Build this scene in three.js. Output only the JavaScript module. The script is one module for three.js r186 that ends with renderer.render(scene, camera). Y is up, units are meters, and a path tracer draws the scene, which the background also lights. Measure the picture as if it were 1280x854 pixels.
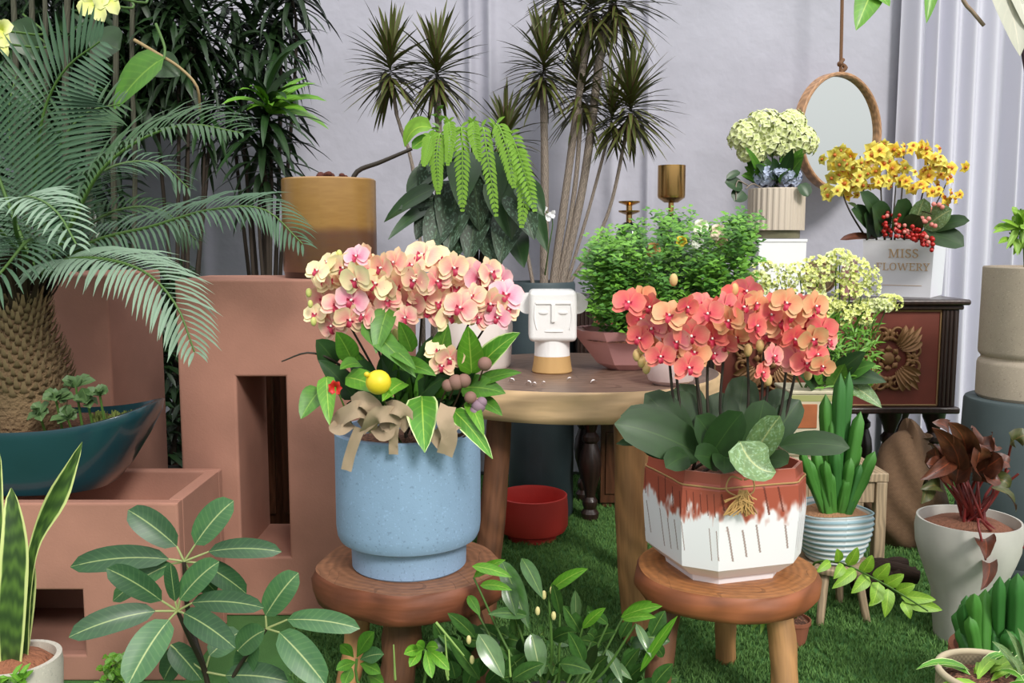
import * as THREE from 'three';
import { mergeGeometries, toCreasedNormals } from 'three/addons/utils/BufferGeometryUtils.js';
import { RoundedBoxGeometry } from 'three/addons/geometries/RoundedBoxGeometry.js';
import { FontLoader } from 'three/addons/loaders/FontLoader.js';
import { TextGeometry } from 'three/addons/geometries/TextGeometry.js';

// ---------------------------------------------------------------- camera, sky, sun, exposure
const FOC = 1150, PITCH = Math.atan(127 / FOC), EYE = 1.1;
const scene = new THREE.Scene();
const camera = new THREE.PerspectiveCamera(2 * Math.atan(427 / FOC) * 180 / Math.PI, 1280 / 854, 0.05, 60);
camera.position.set(0, EYE, 0);
camera.rotation.set(-PITCH, 0, 0);
const renderer = new THREE.WebGLRenderer({ antialias: true });
renderer.toneMapping = THREE.LinearToneMapping;
renderer.toneMappingExposure = 1.24;
renderer.shadowMap.enabled = true;
renderer.shadowMap.type = THREE.PCFSoftShadowMap;
{ // bright overcast sky: even all round, brighter towards the zenith
  const w = 64, h = 32, a = new Float32Array(w * h * 4);
  for (let y = 0; y < h; y++) {
    const el = ((y + 0.5) / h - 0.5) * Math.PI, s = Math.max(0, Math.sin(el));
    const b = el < 0 ? 0.25 : 0.62 + 0.75 * s;
    for (let x = 0; x < w; x++) { const k = (y * w + x) * 4; a[k] = b * 0.985; a[k + 1] = b; a[k + 2] = b * 1.02; a[k + 3] = 1; }
  }
  const sky = new THREE.DataTexture(a, w, h, THREE.RGBAFormat, THREE.FloatType);
  sky.mapping = THREE.EquirectangularReflectionMapping; sky.magFilter = THREE.LinearFilter; sky.minFilter = THREE.LinearFilter;
  sky.colorSpace = THREE.LinearSRGBColorSpace; sky.needsUpdate = true;
  scene.background = sky; scene.environment = sky;
}
const sun = new THREE.DirectionalLight(new THREE.Color(1.0, 0.965, 0.91), 2.0);
sun.position.set(2.3, 4.6, 2.0); sun.target.position.set(0.1, 0.6, -2.8);
sun.castShadow = true; sun.shadow.mapSize.set(2048, 2048); sun.shadow.radius = 26;
Object.assign(sun.shadow.camera, { left: -4, right: 4, top: 4, bottom: -4, near: 0.5, far: 12 });
scene.add(sun, sun.target);

// ---------------------------------------------------------------- helpers
const V = (x, y, z) => new THREE.Vector3(x, y, z);
let seedv = 12345;
function seed(n) { seedv = n >>> 0; }
function R(a = 1, b) { seedv = (seedv + 0x6D2B79F5) >>> 0; let t = seedv; t = Math.imul(t ^ (t >>> 15), t | 1); t ^= t + Math.imul(t ^ (t >>> 7), t | 61); const r = ((t ^ (t >>> 14)) >>> 0) / 4294967296; return b === undefined ? r * a : a + r * (b - a); }
function ray(px, py) { const u = (px - 640) / FOC, v = (427 - py) / FOC, c = Math.cos(PITCH), s = Math.sin(PITCH); return V(u, v * c - s, -c - v * s); }
function P(px, py, d) { const r = ray(px, py); return r.multiplyScalar(-d / r.z).add(V(0, EYE, 0)); }        // the point on that sight line at distance d in front of the camera
function G(px, py, h = 0) { const r = ray(px, py); return r.multiplyScalar((h - EYE) / r.y).add(V(0, EYE, 0)); } // ... at height h
const PX = (n, d) => n * d / FOC;
const used = {};
function numbered(n) { const k = used[n] = (used[n] ?? -1) + 1; return k ? n + '_' + String(k).padStart(3, '0') : n; }
function thing(name, label, category, pos, group) {
  const o = new THREE.Group(); o.name = numbered(name); o.position.copy(pos); scene.add(o);
  o.userData = { label, category }; if (group) o.userData.group = group;
  return o;
}
function tag(o, label, category, group) { o.userData.label = label; o.userData.category = category; if (group) o.userData.group = group; return o; }
function rootOf(o) { while (o.parent && o.parent !== scene) o = o.parent; return o; }
// a part whose geometry is given in world coordinates
function part(name, geo, mat, parent) {
  const r = rootOf(parent); const g = geo; g.translate(-r.position.x, -r.position.y, -r.position.z);
  return local(name, g, mat, parent);
}
function local(name, geo, mat, parent) {
  const m = new THREE.Mesh(geo, mat); m.name = name; m.castShadow = m.receiveShadow = true; parent.add(m); return m;
}
function stuff(m, label) { m.userData.kind = 'stuff'; if (label) m.userData.label = label; return m; }
function struct(name, geo, mat) { const m = local(name, geo, mat, scene); m.userData.kind = 'structure'; return m; }
function merge(list) { return mergeGeometries(list.map(g => { const h = g.index ? g.toNonIndexed() : g; for (const k of Object.keys(h.attributes)) if (!['position', 'normal', 'uv'].includes(k)) h.deleteAttribute(k); return h; })); }
// ---- noise and textures
function hash2(x, y, s) { let h = Math.imul(x, 374761393) + Math.imul(y, 668265263) + Math.imul(s, 1442695041); h = Math.imul(h ^ (h >>> 13), 1274126177); return ((h ^ (h >>> 16)) >>> 0) / 4294967296; }
function vn(x, y, per, s) { const xi = Math.floor(x), yi = Math.floor(y), f = x - xi, g = y - yi, m = (a) => ((a % per) + per) % per; const u = f * f * (3 - 2 * f), v = g * g * (3 - 2 * g); const a = hash2(m(xi), m(yi), s), b = hash2(m(xi + 1), m(yi), s), c = hash2(m(xi), m(yi + 1), s), d = hash2(m(xi + 1), m(yi + 1), s); return a + (b - a) * u + (c - a) * v + (a - b - c + d) * u * v; }
function fbm(u, v, per, oct, s) { let t = 0, w = 0, a = 1; for (let i = 0; i < oct; i++) { t += a * vn(u * per, v * per, per, s + i); w += a; a *= 0.5; per *= 2; } return t / w; }
const mixc = (a, b, t) => [a[0] + (b[0] - a[0]) * t, a[1] + (b[1] - a[1]) * t, a[2] + (b[2] - a[2]) * t];
const hex = (h) => [(h >> 16) / 255, ((h >> 8) & 255) / 255, (h & 255) / 255];
const clamp = (x, a = 0, b = 1) => Math.min(b, Math.max(a, x));
const sstep = (a, b, x) => { const t = clamp((x - a) / (b - a)); return t * t * (3 - 2 * t); };
function tex(w, h, fn, srgb = true) {
  const a = new Uint8Array(w * h * 4);
  for (let y = 0; y < h; y++) for (let x = 0; x < w; x++) { const c = fn((x + 0.5) / w, (y + 0.5) / h), k = (y * w + x) * 4; for (let i = 0; i < 3; i++) a[k + i] = Math.round(255 * clamp(typeof c === 'number' ? c : c[i])); a[k + 3] = 255; }
  const t = new THREE.DataTexture(a, w, h); t.wrapS = t.wrapT = THREE.RepeatWrapping; t.magFilter = THREE.LinearFilter; t.minFilter = THREE.LinearMipmapLinearFilter; t.generateMipmaps = true;
  if (srgb) t.colorSpace = THREE.SRGBColorSpace; t.needsUpdate = true; return t;
}
// grey multipliers, shared by many materials
const T = {
  mottle: tex(256, 256, (u, v) => 0.86 + 0.14 * fbm(u, v, 4, 5, 3)),
  speck: tex(256, 256, (u, v) => { const n = fbm(u, v, 64, 2, 9); return 0.9 + 0.06 * fbm(u, v, 6, 3, 4) + (n > 0.78 ? 0.08 : 0) - (n < 0.2 ? 0.1 : 0); }),
  fine: tex(256, 256, (u, v) => 0.72 + 0.28 * fbm(u, v, 48, 3, 21), false),
  coarse: tex(256, 256, (u, v) => fbm(u, v, 12, 4, 33), false),
  grain: tex(256, 256, (u, v) => { const n = fbm(u * 1, v * 0.12 + 0.3, 24, 4, 5), s = 0.5 + 0.5 * Math.sin((u * 14 + 2.2 * fbm(u, v, 3, 3, 8)) * 6.283); return 0.62 + 0.22 * n + 0.16 * s; }),
  rings: tex(512, 512, (u, v) => { const x = u - 0.52, y = v - 0.47, r = Math.hypot(x, y) + 0.05 * fbm(u, v, 4, 3, 2), a = Math.atan2(y, x); const s = 0.5 + 0.5 * Math.sin(r * 150 + 3 * fbm(u, v, 6, 3, 6)); const cr = Math.abs(((a * 3 / Math.PI + 6 * fbm(u, v, 3, 2, 11)) % 1)) < 0.04 && r > 0.1 ? -0.25 : 0; return 0.74 + 0.1 * s + 0.16 * fbm(u, v, 32, 2, 7) + cr * 0.6; }),
  swirl: tex(256, 256, (u, v) => { const n = fbm(u, v, 4, 4, 51), w = 0.5 + 0.5 * Math.sin((u * 3 + v * 6 + 2.6 * n) * 6.283), f = fbm(u, v * 0.25, 40, 3, 55); return 0.66 + 0.12 * w + 0.22 * f; }),
  soil: tex(256, 256, (u, v) => { const n = fbm(u, v, 24, 3, 13); return mixc([0.22, 0.13, 0.09], [0.72, 0.5, 0.38], n * n * 1.3); }),
  weave: tex(128, 128, (u, v) => 0.75 + 0.13 * Math.sin(u * 6.283 * 24) * Math.sin(v * 6.283 * 24) + 0.12 * fbm(u, v, 16, 2, 17)),
};
function rep(t, n, m = n) { const c = t.clone(); c.repeat.set(n, m); c.needsUpdate = true; return c; }
function mat(color, rough = 0.6, o = {}) {
  const m = new THREE.MeshPhysicalMaterial({ color, roughness: rough, side: THREE.DoubleSide, ...o });
  return m;
}
// leaf colour maps: u runs across the blade, v from stalk to tip
function leafTex(base, rib, o = {}) {
  const yel = ([x, y, z]) => [Math.min(1, x * 1.04), y * 0.95, z * 0.8], b = yel(hex(base)), r = yel(hex(rib)), e = o.edge ? hex(o.edge) : null, d = o.dark ? yel(hex(o.dark)) : mixc(b, [0, 0, 0], 0.28);
  return tex(64, 128, (u, v) => {
    const s = Math.abs(u - 0.5) * 2; let c = mixc(d, b, clamp(0.25 + 0.95 * fbm(u, v, 5, 3, o.seed ?? 40)));
    if (o.veins) { const q = ((v * (o.veins) - s * 1.6) % 1 + 1) % 1; c = mixc(c, r, (o.veinMix ?? 0.22) * (1 - sstep(0.0, 0.16, Math.abs(q - 0.5))) * (s < 0.92 ? 1 : 0)); }
    if (o.speckle) { const n = fbm(u, v, 28, 2, 71); c = mixc(c, hex(o.speckle), sstep(0.58, 0.72, n) * 0.7); }
    if (o.bands) { const n = 0.5 + 0.5 * Math.sin(v * 60 + 7 * fbm(u, v, 4, 3, 5)); c = mixc(c, d, n * 0.7); }
    if (e) c = mixc(c, e, sstep(o.edgeAt ?? 0.74, (o.edgeAt ?? 0.74) + 0.1, s + 0.08 * (fbm(u, v, 8, 2, 6) - 0.5)));
    c = mixc(c, r, (1 - sstep(0.02, o.ribW ?? 0.07, s)) * (o.ribMix ?? 0.85));
    return c;
  });
}
// ---- shapes
function tri(g, s = 1) { // uv in metres, from the axis each face points along most
  g = g.index ? g.toNonIndexed() : g; const p = g.attributes.position, n = g.attributes.normal, uv = new Float32Array(p.count * 2);
  for (let i = 0; i < p.count; i++) { const ax = Math.abs(n.getX(i)), ay = Math.abs(n.getY(i)), az = Math.abs(n.getZ(i)), x = p.getX(i), y = p.getY(i), z = p.getZ(i); const [a, b] = ay > ax && ay > az ? [x, z] : ax > az ? [z, y] : [x, y]; uv[2 * i] = a * s; uv[2 * i + 1] = b * s; }
  g.setAttribute('uv', new THREE.BufferAttribute(uv, 2)); return g;
}
function box(x0, x1, y0, y1, z0, z1, r = 0.004) { const g = r > 0 ? new RoundedBoxGeometry(x1 - x0, y1 - y0, z1 - z0, 2, Math.min(r, (x1 - x0) / 2.1, (y1 - y0) / 2.1, (z1 - z0) / 2.1)) : new THREE.BoxGeometry(x1 - x0, y1 - y0, z1 - z0); g.translate((x0 + x1) / 2, (y0 + y1) / 2, (z0 + z1) / 2); return tri(g); }
function lathe(prof, at, seg = 48, uvr) { // prof: [radius, height] pairs; uv in metres (round, along the profile)
  const g = new THREE.LatheGeometry(prof.map(([r, y]) => new THREE.Vector2(Math.max(r, 1e-4), y)), seg);
  const uv = g.attributes.uv, n = prof.length; const len = [0]; for (let i = 1; i < n; i++) len.push(len[i - 1] + Math.hypot(prof[i][0] - prof[i - 1][0], prof[i][1] - prof[i - 1][1]));
  const rm = Math.max(...prof.map(q => q[0])); for (let i = 0; i < uv.count; i++) uv.setXY(i, uv.getX(i) * 6.283 * rm * (uvr ?? 1), len[i % n]);
  const c = toCreasedNormals(g, 0.6); c.translate(at.x, at.y, at.z); return c;
}
function tube(pts, r0, r1 = r0, seg = 16, rad = 7, wob = 0) {
  const c = new THREE.CatmullRomCurve3(pts), fr = c.computeFrenetFrames(seg, false), pos = [], uv = [], idx = []; const L = c.getLength();
  for (let i = 0; i <= seg; i++) { const t = i / seg, p = c.getPointAt(t); for (let j = 0; j <= rad; j++) { const a = j / rad * 6.2832; const r = (r0 + (r1 - r0) * t) * (1 + wob * Math.sin(t * 19 + Math.sin(a * 2) * 1.5 + r0 * 900)); const q = p.clone().addScaledVector(fr.normals[i], Math.cos(a) * r).addScaledVector(fr.binormals[i], Math.sin(a) * r); pos.push(q.x, q.y, q.z); uv.push(j / rad * 6.283 * r0, t * L); } }
  for (let i = 0; i < seg; i++) for (let j = 0; j < rad; j++) { const a = i * (rad + 1) + j, b = a + rad + 1; idx.push(a, b, a + 1, b, b + 1, a + 1); }
  for (const [i, s] of [[0, 1], [seg, -1]]) { const p = c.getPointAt(i / seg), k = pos.length / 3; pos.push(p.x, p.y, p.z); uv.push(0, 0); for (let j = 0; j < rad; j++) { const a = i * (rad + 1) + j; s > 0 ? idx.push(k, a, a + 1) : idx.push(k, a + 1, a); } }
  const g = new THREE.BufferGeometry(); g.setAttribute('position', new THREE.Float32BufferAttribute(pos, 3)); g.setAttribute('uv', new THREE.Float32BufferAttribute(uv, 2)); g.setIndex(idx); g.computeVertexNormals(); return g;
}
const PROF = {
  lance: t => Math.pow(Math.sin(Math.PI * Math.pow(clamp(t, 0.0, 1), 0.85)), 0.8) * 0.98 + 0.02,
  ovate: t => Math.pow(Math.sin(Math.PI * Math.pow(t, 0.62)), 0.75) * 0.98 + 0.02,
  obovate: t => Math.pow(Math.sin(Math.PI * Math.pow(t, 1.35)), 0.85) * 0.96 + 0.04,
  ellipse: t => Math.sqrt(Math.max(0, 1 - (2 * t - 1) ** 2)) * 0.97 + 0.03,
  strap: t => Math.min(1, 0.35 + t * 5) * Math.pow(clamp(1 - Math.pow(t, 3)), 0.8) + 0.01,
  round: t => Math.pow(Math.sin(Math.PI * Math.pow(clamp(t * 0.93 + 0.07), 1.1)), 0.55) * 0.97 + 0.03,
};
// a curved blade along a row of points
function blade(pts, W, o = {}) {
  const n = pts.length, cols = o.cols ?? 5, prof = o.prof ?? PROF.lance, up = o.up ?? V(0, 0.6, 0.8), pos = [], uv = [], idx = [];
  let last = null;
  for (let i = 0; i < n; i++) {
    const t = i / (n - 1), T0 = pts[Math.min(n - 1, i + 1)].clone().sub(pts[Math.max(0, i - 1)]).normalize();
    let S = T0.clone().cross(up); if (S.lengthSq() < 1e-3) S = last ? last.clone() : T0.clone().cross(V(1, 0.1, 0.3)); S.normalize();
    if (o.twist) S.applyAxisAngle(T0, o.twist * t); last = S;
    const N = S.clone().cross(T0), w = W / 2 * prof(t), f = (o.fold ?? 0.25);
    for (let c = 0; c < cols; c++) { const s = c / (cols - 1) * 2 - 1, cup = (o.cup ?? 0) * s * s; const q = pts[i].clone().addScaledVector(S, s * w * Math.cos(f)).addScaledVector(N, Math.abs(s) * w * Math.sin(f) + cup * w + (o.wav ? o.wav * W * Math.sin(t * 15 + s * 2.2) * Math.abs(s) : 0)); pos.push(q.x, q.y, q.z); uv.push(c / (cols - 1), t); }
  }
  for (let i = 0; i < n - 1; i++) for (let c = 0; c < cols - 1; c++) { const a = i * cols + c, b = a + cols; idx.push(a, a + 1, b, b, a + 1, b + 1); }
  const g = new THREE.BufferGeometry(); g.setAttribute('position', new THREE.Float32BufferAttribute(pos, 3)); g.setAttribute('uv', new THREE.Float32BufferAttribute(uv, 2)); g.setIndex(idx); g.computeVertexNormals(); return g;
}
function bez(A, C, B, n = 9) { const r = []; for (let i = 0; i < n; i++) { const t = i / (n - 1); r.push(A.clone().multiplyScalar((1 - t) ** 2).addScaledVector(C, 2 * t * (1 - t)).addScaledVector(B, t * t)); } return r; }
function spline(pts, n = 12) { return new THREE.CatmullRomCurve3(pts).getPoints(n - 1); }
// a leaf given by photo pixels and distances: stalk end a, tip b, width in pixels; bow lifts its middle
function leafPx(parent, m, a, b, w, o = {}) {
  const A = P(...a), B = P(...b), d = (a[2] + b[2]) / 2, C = A.clone().lerp(B, 0.5).add(o.bow ?? V(0, 0.12 * A.distanceTo(B), 0.06 * A.distanceTo(B)));
  return part(o.name ?? 'leaf', blade(bez(A, C, B, o.n ?? 9), PX(w, d), { up: V(0, 0.45, 0.9), ...o }), m, parent);
}
// strap that starts along dir and sinks
function strapPts(A, dir, L, droop, n = 7) { const p = A.clone(), v = dir.clone().normalize(), r = [p.clone()], st = L / (n - 1); for (let i = 1; i < n; i++) { p.addScaledVector(v, st); v.y -= droop * st / L; v.normalize(); r.push(p.clone()); } return r; }
function dirAE(az, el) { return V(Math.cos(az) * Math.cos(el), Math.sin(el), Math.sin(az) * Math.cos(el)); }
function rosette(C, n, L, W, o = {}) { // many narrow leaves round one point, as a list of geometries
  const out = []; const up = o.axis ?? V(0, 1, 0);
  for (let i = 0; i < n; i++) {
    const t = i / n, el = (o.e1 ?? 1.35) + ((o.e0 ?? -0.35) - (o.e1 ?? 1.35)) * Math.pow(t, 0.8) + R(-0.18, 0.18), az = i * 2.39996 + R(-0.3, 0.3), l = L * R(0.72, 1.08);
    const d = dirAE(az, el); const A = C.clone().addScaledVector(up, (0.5 - t) * (o.h ?? 0.05));
    out.push(blade(strapPts(A, d, l, (o.droop ?? 0.9) * R(0.5, 1.3), o.n ?? 6), W * R(0.8, 1.15), { up: Math.abs(el) > 1.2 ? V(0, 0.2, 1) : V(0, 1, 0.05), cols: 3, prof: PROF.strap, fold: 0.3 }));
  }
  return out;
}
// an irregular round slab: side (bark or sawn edge) and top face
function slab(C, rFn, y0, y1, n = 64, bulge = 0.02) {
  const side = [], topR = []; const rows = [[0.93, y0], [0.985, y0 + 0.005], [1 + bulge, y0 + (y1 - y0) * 0.3], [1 + bulge, y0 + (y1 - y0) * 0.7], [1.0, y1 - 0.007], [0.985, y1]];
  const pos = [], uv = [], idx = []; const rowsN = rows.length;
  rows.forEach(([k, y], i) => { for (let j = 0; j <= n; j++) { const a = j / n * 6.28318, r = rFn(a) * k * (1 + (i > 0 && i < 5 ? 0.012 * Math.sin(a * 7 + i * 2.1) : 0)); pos.push(C.x + Math.cos(a) * r, y, C.z + Math.sin(a) * r); uv.push(y, a * rFn(0)); } });
  for (let i = 0; i < rowsN - 1; i++) for (let j = 0; j < n; j++) { const a = i * (n + 1) + j, b = a + n + 1; idx.push(a, b, a + 1, b, b + 1, a + 1); }
  const g = new THREE.BufferGeometry(); g.setAttribute('position', new THREE.Float32BufferAttribute(pos, 3)); g.setAttribute('uv', new THREE.Float32BufferAttribute(uv, 2)); g.setIndex(idx); g.computeVertexNormals();
  const disc = (y, k, s) => { const p = [C.x, y, C.z], u = [0.5, 0.5], d = []; for (let j = 0; j <= n; j++) { const a = j / n * 6.28318, r = rFn(a) * k; p.push(C.x + Math.cos(a) * r, y, C.z + Math.sin(a) * r); u.push(0.5 + Math.cos(a) * 0.48, 0.5 + Math.sin(a) * 0.48); } for (let j = 1; j <= n; j++) s > 0 ? d.push(0, j + 1, j) : d.push(0, j, j + 1); const q = new THREE.BufferGeometry(); q.setAttribute('position', new THREE.Float32BufferAttribute(p, 3)); q.setAttribute('uv', new THREE.Float32BufferAttribute(u, 2)); q.setIndex(d); q.computeVertexNormals(); return q; };
  return { side: merge([g, disc(y0, 0.93, -1)]), top: disc(y1, 0.985, 1) };
}
function ball(r, at, sx = 1, sy = 1, sz = 1, w = 14, h = 10) { const g = new THREE.SphereGeometry(r, w, h); g.scale(sx, sy, sz); g.translate(at.x, at.y, at.z); return g; }
function soilDisc(at, r, h = 0.012) { return lathe([[r, at.y], [r * 0.7, at.y + h], [r * 0.3, at.y + h * 1.4], [0, at.y + h * 1.5]].map(([a, b]) => [a, b]), V(at.x, 0, at.z), 28); }
const M = {
  soil: mat(0xffffff, 0.95, { map: rep(T.soil, 8), bumpMap: rep(T.coarse, 8), bumpScale: 0.006 }),
  stemDark: mat(0x2c2418, 0.6), stemGreen: mat(0x4a6b2a, 0.55), stemTan: mat(0xa8998a, 0.8, { map: rep(T.grain, 6, 30), bumpMap: rep(T.grain, 6, 40), bumpScale: 0.002 }),
  stemBrown: mat(0x5b4634, 0.8),
};
// ---------------------------------------------------------------- the setting
const WALLD = 4.25;
M.turf = mat(0x4a7c3c, 0.95, { map: rep(T.mottle, 3), bumpMap: rep(T.fine, 14), bumpScale: 0.008 });
struct('floor', box(-3.0, 4.5, -0.12, 0, -4.5, 1.2, 0), M.turf);
M.plaster = mat(0xc4c3cf, 0.85, { map: rep(T.mottle, 0.8), bumpMap: rep(T.coarse, 1.2), bumpScale: 0.004 });
struct('wall_back', box(-3.0, 3.0, 0, 3.1, -WALLD - 0.15, -WALLD, 0), M.plaster);
struct('wall_left', box(-3.1, -2.95, 0, 3.1, -4.4, -0.6, 0), M.plaster);
{ // short pile of the artificial turf
  seed(7); const tuft = merge([0, 1, 2].map(k => blade([V(0, 0, 0), V(0.002 * Math.cos(k * 2.1), 0.008, 0.002 * Math.sin(k * 2.1)), V(0.006 * Math.cos(k * 2.1), 0.015, 0.006 * Math.sin(k * 2.1))], 0.0035, { cols: 2, prof: t => 1 - t * 0.8, fold: 0, up: V(Math.sin(k * 2), 0.1, Math.cos(k * 2)) })));
  const n = 70000, im = new THREE.InstancedMesh(tuft, mat(0xffffff, 0.8), n), q = new THREE.Object3D(), c = new THREE.Color();
  for (let i = 0; i < n; i++) { const d = R(2.0, 4.2); q.position.set(R(-0.25, 0.62) * d, -0.001, -d); q.rotation.set(R(-0.3, 0.3), R(6.28), R(-0.3, 0.3)); q.scale.setScalar(R(0.7, 1.3)); q.updateMatrix(); im.setMatrixAt(i, q.matrix); const k = R(); im.setColorAt(i, c.setRGB(0.075 + 0.07 * k, 0.17 + 0.13 * k, 0.04 + 0.03 * k)); }
  im.name = 'turf_pile'; im.castShadow = im.receiveShadow = true; im.userData = { kind: 'stuff', label: 'short green pile of the artificial turf floor', category: 'turf' }; scene.add(im);
}
function cloth(x0, x1, y0, y1, zf, n) { // a hanging cloth, its depth given by zf(x, t) with t from hem to top
  const pos = [], uv = [], idx = [], rows = 14;
  for (let i = 0; i <= rows; i++) for (let j = 0; j <= n; j++) { const x = x0 + (x1 - x0) * j / n, t = i / rows, y = y0 + (y1 - y0) * t; pos.push(x, y, zf(x, t)); uv.push(x, y); }
  for (let i = 0; i < rows; i++) for (let j = 0; j < n; j++) { const a = i * (n + 1) + j, b = a + n + 1; idx.push(a, a + 1, b, b, a + 1, b + 1); }
  const g = new THREE.BufferGeometry(); g.setAttribute('position', new THREE.Float32BufferAttribute(pos, 3)); g.setAttribute('uv', new THREE.Float32BufferAttribute(uv, 2)); g.setIndex(idx); g.computeVertexNormals(); return g;
}
{ // flat cloth backdrop with a few narrow folds
  const d = WALLD - 0.03, xs = (p) => (p - 640) * d / FOC, folds = [[587, 5, 0.04], [611, 6, 0.045], [672, 7, 0.03], [760, 9, 0.03], [803, 5, 0.03], [255, 8, 0.03]];
  const zf = (x, t) => { let z = 0.006 * Math.sin(x * 2.3 + t) + 0.003 * Math.sin(x * 9 + t * 2); for (const [p, w, h] of folds) { const k = (x - xs(p) - 0.02 * (1 - t)) / PX(w, d); z += h * Math.exp(-k * k); } return -d + z; };
  M.backdrop = mat(0xc3c2ce, 0.8, { map: rep(T.mottle, 0.7), bumpMap: rep(T.coarse, 1.5), bumpScale: 0.003, sheen: 0.3, sheenColor: new THREE.Color(0xdddde8), sheenRoughness: 0.6 });
  tag(local(numbered('backdrop_cloth'), cloth(-2.9, xs(1113), 0.02, 3.05, zf, 900), M.backdrop, scene), 'pale lavender grey cloth backdrop hung flat along the back wall', 'backdrop');
  // satin curtain on the right, in deep folds
  const ph = [[1120, 9, 0.09], [1141, 6, 0.11], [1165, 9, 0.085], [1188, 9, 0.095], [1215, 11, 0.07], [1240, 7, 0.11], [1262, 9, 0.09]];
  const zc = (x, t) => { let z = 0.008 * Math.sin(x * 11 + 2 * t); const px = 640 + x * FOC / d; for (const [p, w, h] of ph) { const k = (px - p - 3 * Math.sin(p) * (1 - t)) / w; z += h * Math.exp(-k * k) * (0.85 + 0.3 * (1 - t)); } if (px > 1275) { const q = (px - 1275) / 24; z += 0.05 * Math.pow(Math.sin(q * 2.3), 2) * Math.min(1, q); } return -d + 0.03 + z; };
  M.satin = mat(0xd2d1dc, 0.36, { sheen: 0.6, sheenColor: new THREE.Color(0xffffff), sheenRoughness: 0.35 });
  tag(local(numbered('satin_curtain'), cloth(xs(1106), 2.9, 0.02, 3.05, zc, 900), M.satin, scene), 'silvery satin curtain in deep vertical folds behind the carved sideboard', 'curtain');
  const zr = (z, t) => 0; void zr;
}
// ---------------------------------------------------------------- terracotta blocks
M.terra = mat(0xb4816e, 0.85, { map: rep(T.mottle, 2.2), bumpMap: rep(T.fine, 5), bumpScale: 0.0012 });
function extr(shape, depth, bevel, z) { const g = new THREE.ExtrudeGeometry(shape, { depth: depth - 2 * bevel, bevelEnabled: true, bevelSize: bevel, bevelThickness: bevel, bevelSegments: 3, curveSegments: 16 }); g.translate(0, 0, z + bevel); return tri(g); }
function rectPath(p, x0, x1, y0, y1) { p.moveTo(x0, y0); p.lineTo(x1, y0); p.lineTo(x1, y1); p.lineTo(x0, y1); p.closePath(); return p; }
const B1 = { d: 2.6, back: 2.92, x0: PX(218 - 640, 2.6), x1: PX(505 - 640, 2.6), top: P(300, 349, 2.6).y };
{
  const s = rectPath(new THREE.Shape(), B1.x0 + 0.008, B1.x1 - 0.008, 0.008, B1.top - 0.008), a = P(292, 468, B1.d), b = P(366, 699, B1.d);
  s.holes.push(rectPath(new THREE.Path(), a.x, b.x, b.y, a.y));
  const o = thing('terracotta_plinth', 'large terracotta block with a tall rectangular opening, under the brown glazed pot', 'plinth', V((B1.x0 + B1.x1) / 2, 0, -B1.d));
  part('body', extr(s, B1.back - B1.d, 0.007, -B1.back), M.terra, o);
}
{
  const d = 2.76, x1 = PX(135 - 640, d), x0 = PX(40 - 640, d);
  const o = thing('terracotta_pillar', 'plain terracotta block standing behind the teal planter', 'plinth', V((x0 + x1) / 2, 0, -d));
  part('body', box(x0, x1, 0, P(100, 343, d).y, -d - 0.42, -d, 0.008), M.terra, o);
}
const TR = { f: 2.2, b: 2.55, h: G(150, 627, 0).y };
TR.h = P(150, 629, TR.f).y; TR.x1 = P(222, 629, TR.f).x; TR.x0 = -1.62;
{
  const o = thing('terracotta_trough', 'low terracotta box with open top and square hole in front, under the teal planter', 'planter box', V((TR.x0 + TR.x1) / 2, 0, -TR.f));
  const w = 0.035, top = TR.h, a = P(37, 735, TR.f), b = P(110, 822, TR.f);
  const s = rectPath(new THREE.Shape(), TR.x0 + 0.006, TR.x1 - 0.006, 0.006, top - 0.006); s.holes.push(rectPath(new THREE.Path(), a.x - 0.05, b.x, b.y, a.y));
  part('front_panel', extr(s, w, 0.006, -TR.f - w), M.terra, o);
  part('back_panel', box(TR.x0, TR.x1, 0, top, -TR.b, -TR.b + w, 0.006), M.terra, o);
  part('side_panel', box(TR.x1 - w, TR.x1, 0, top, -TR.b + w, -TR.f - w, 0.002), M.terra, o);
  part('side_panel', box(TR.x0, TR.x0 + w, 0, top, -TR.b + w, -TR.f - w, 0.002), M.terra, o);
  part('shelf', box(TR.x0 + w, TR.x1 - w, b.y - 0.03, b.y - 0.001, -TR.b + w, -TR.f - w, 0.002), M.terra, o);
  part('floor_panel', box(TR.x0 + w, TR.x1 - w, 0.3, 0.325, -TR.b + w, -TR.f - w, 0.002), M.terra, o);
}
{ // dark stand seen through the opening of the plinth
  const d = 3.08, x0 = PX(318 - 640, d), x1 = PX(430 - 640, d), o = thing('lacquered_stand', 'brown lacquered wooden stand seen through the opening of the terracotta block', 'stand', V((x0 + x1) / 2, 0, -d));
  M.lacquer = mat(0x6b4430, 0.3, { map: rep(T.grain, 3), clearcoat: 0.4 });
  part('body', box(x0, x1, 0.12, 0.8, -d - 0.25, -d - 0.02), M.lacquer, o); part('top', box(x0 - 0.015, x1 + 0.015, 0.8, 0.83, -d - 0.27, -d), M.lacquer, o);
  for (let k = 0; k < 5; k++) part('slat', box(x0 + 0.012 + k * 0.062, x0 + 0.05 + k * 0.062, 0.16, 0.76, -d - 0.022, -d - 0.005), M.lacquer, o);
  for (const x of [x0 + 0.02, x1 - 0.02]) for (const z of [-d - 0.23, -d - 0.04]) part('leg', box(x - 0.018, x + 0.018, 0, 0.13, z - 0.018, z + 0.018), M.lacquer, o);
}
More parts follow.
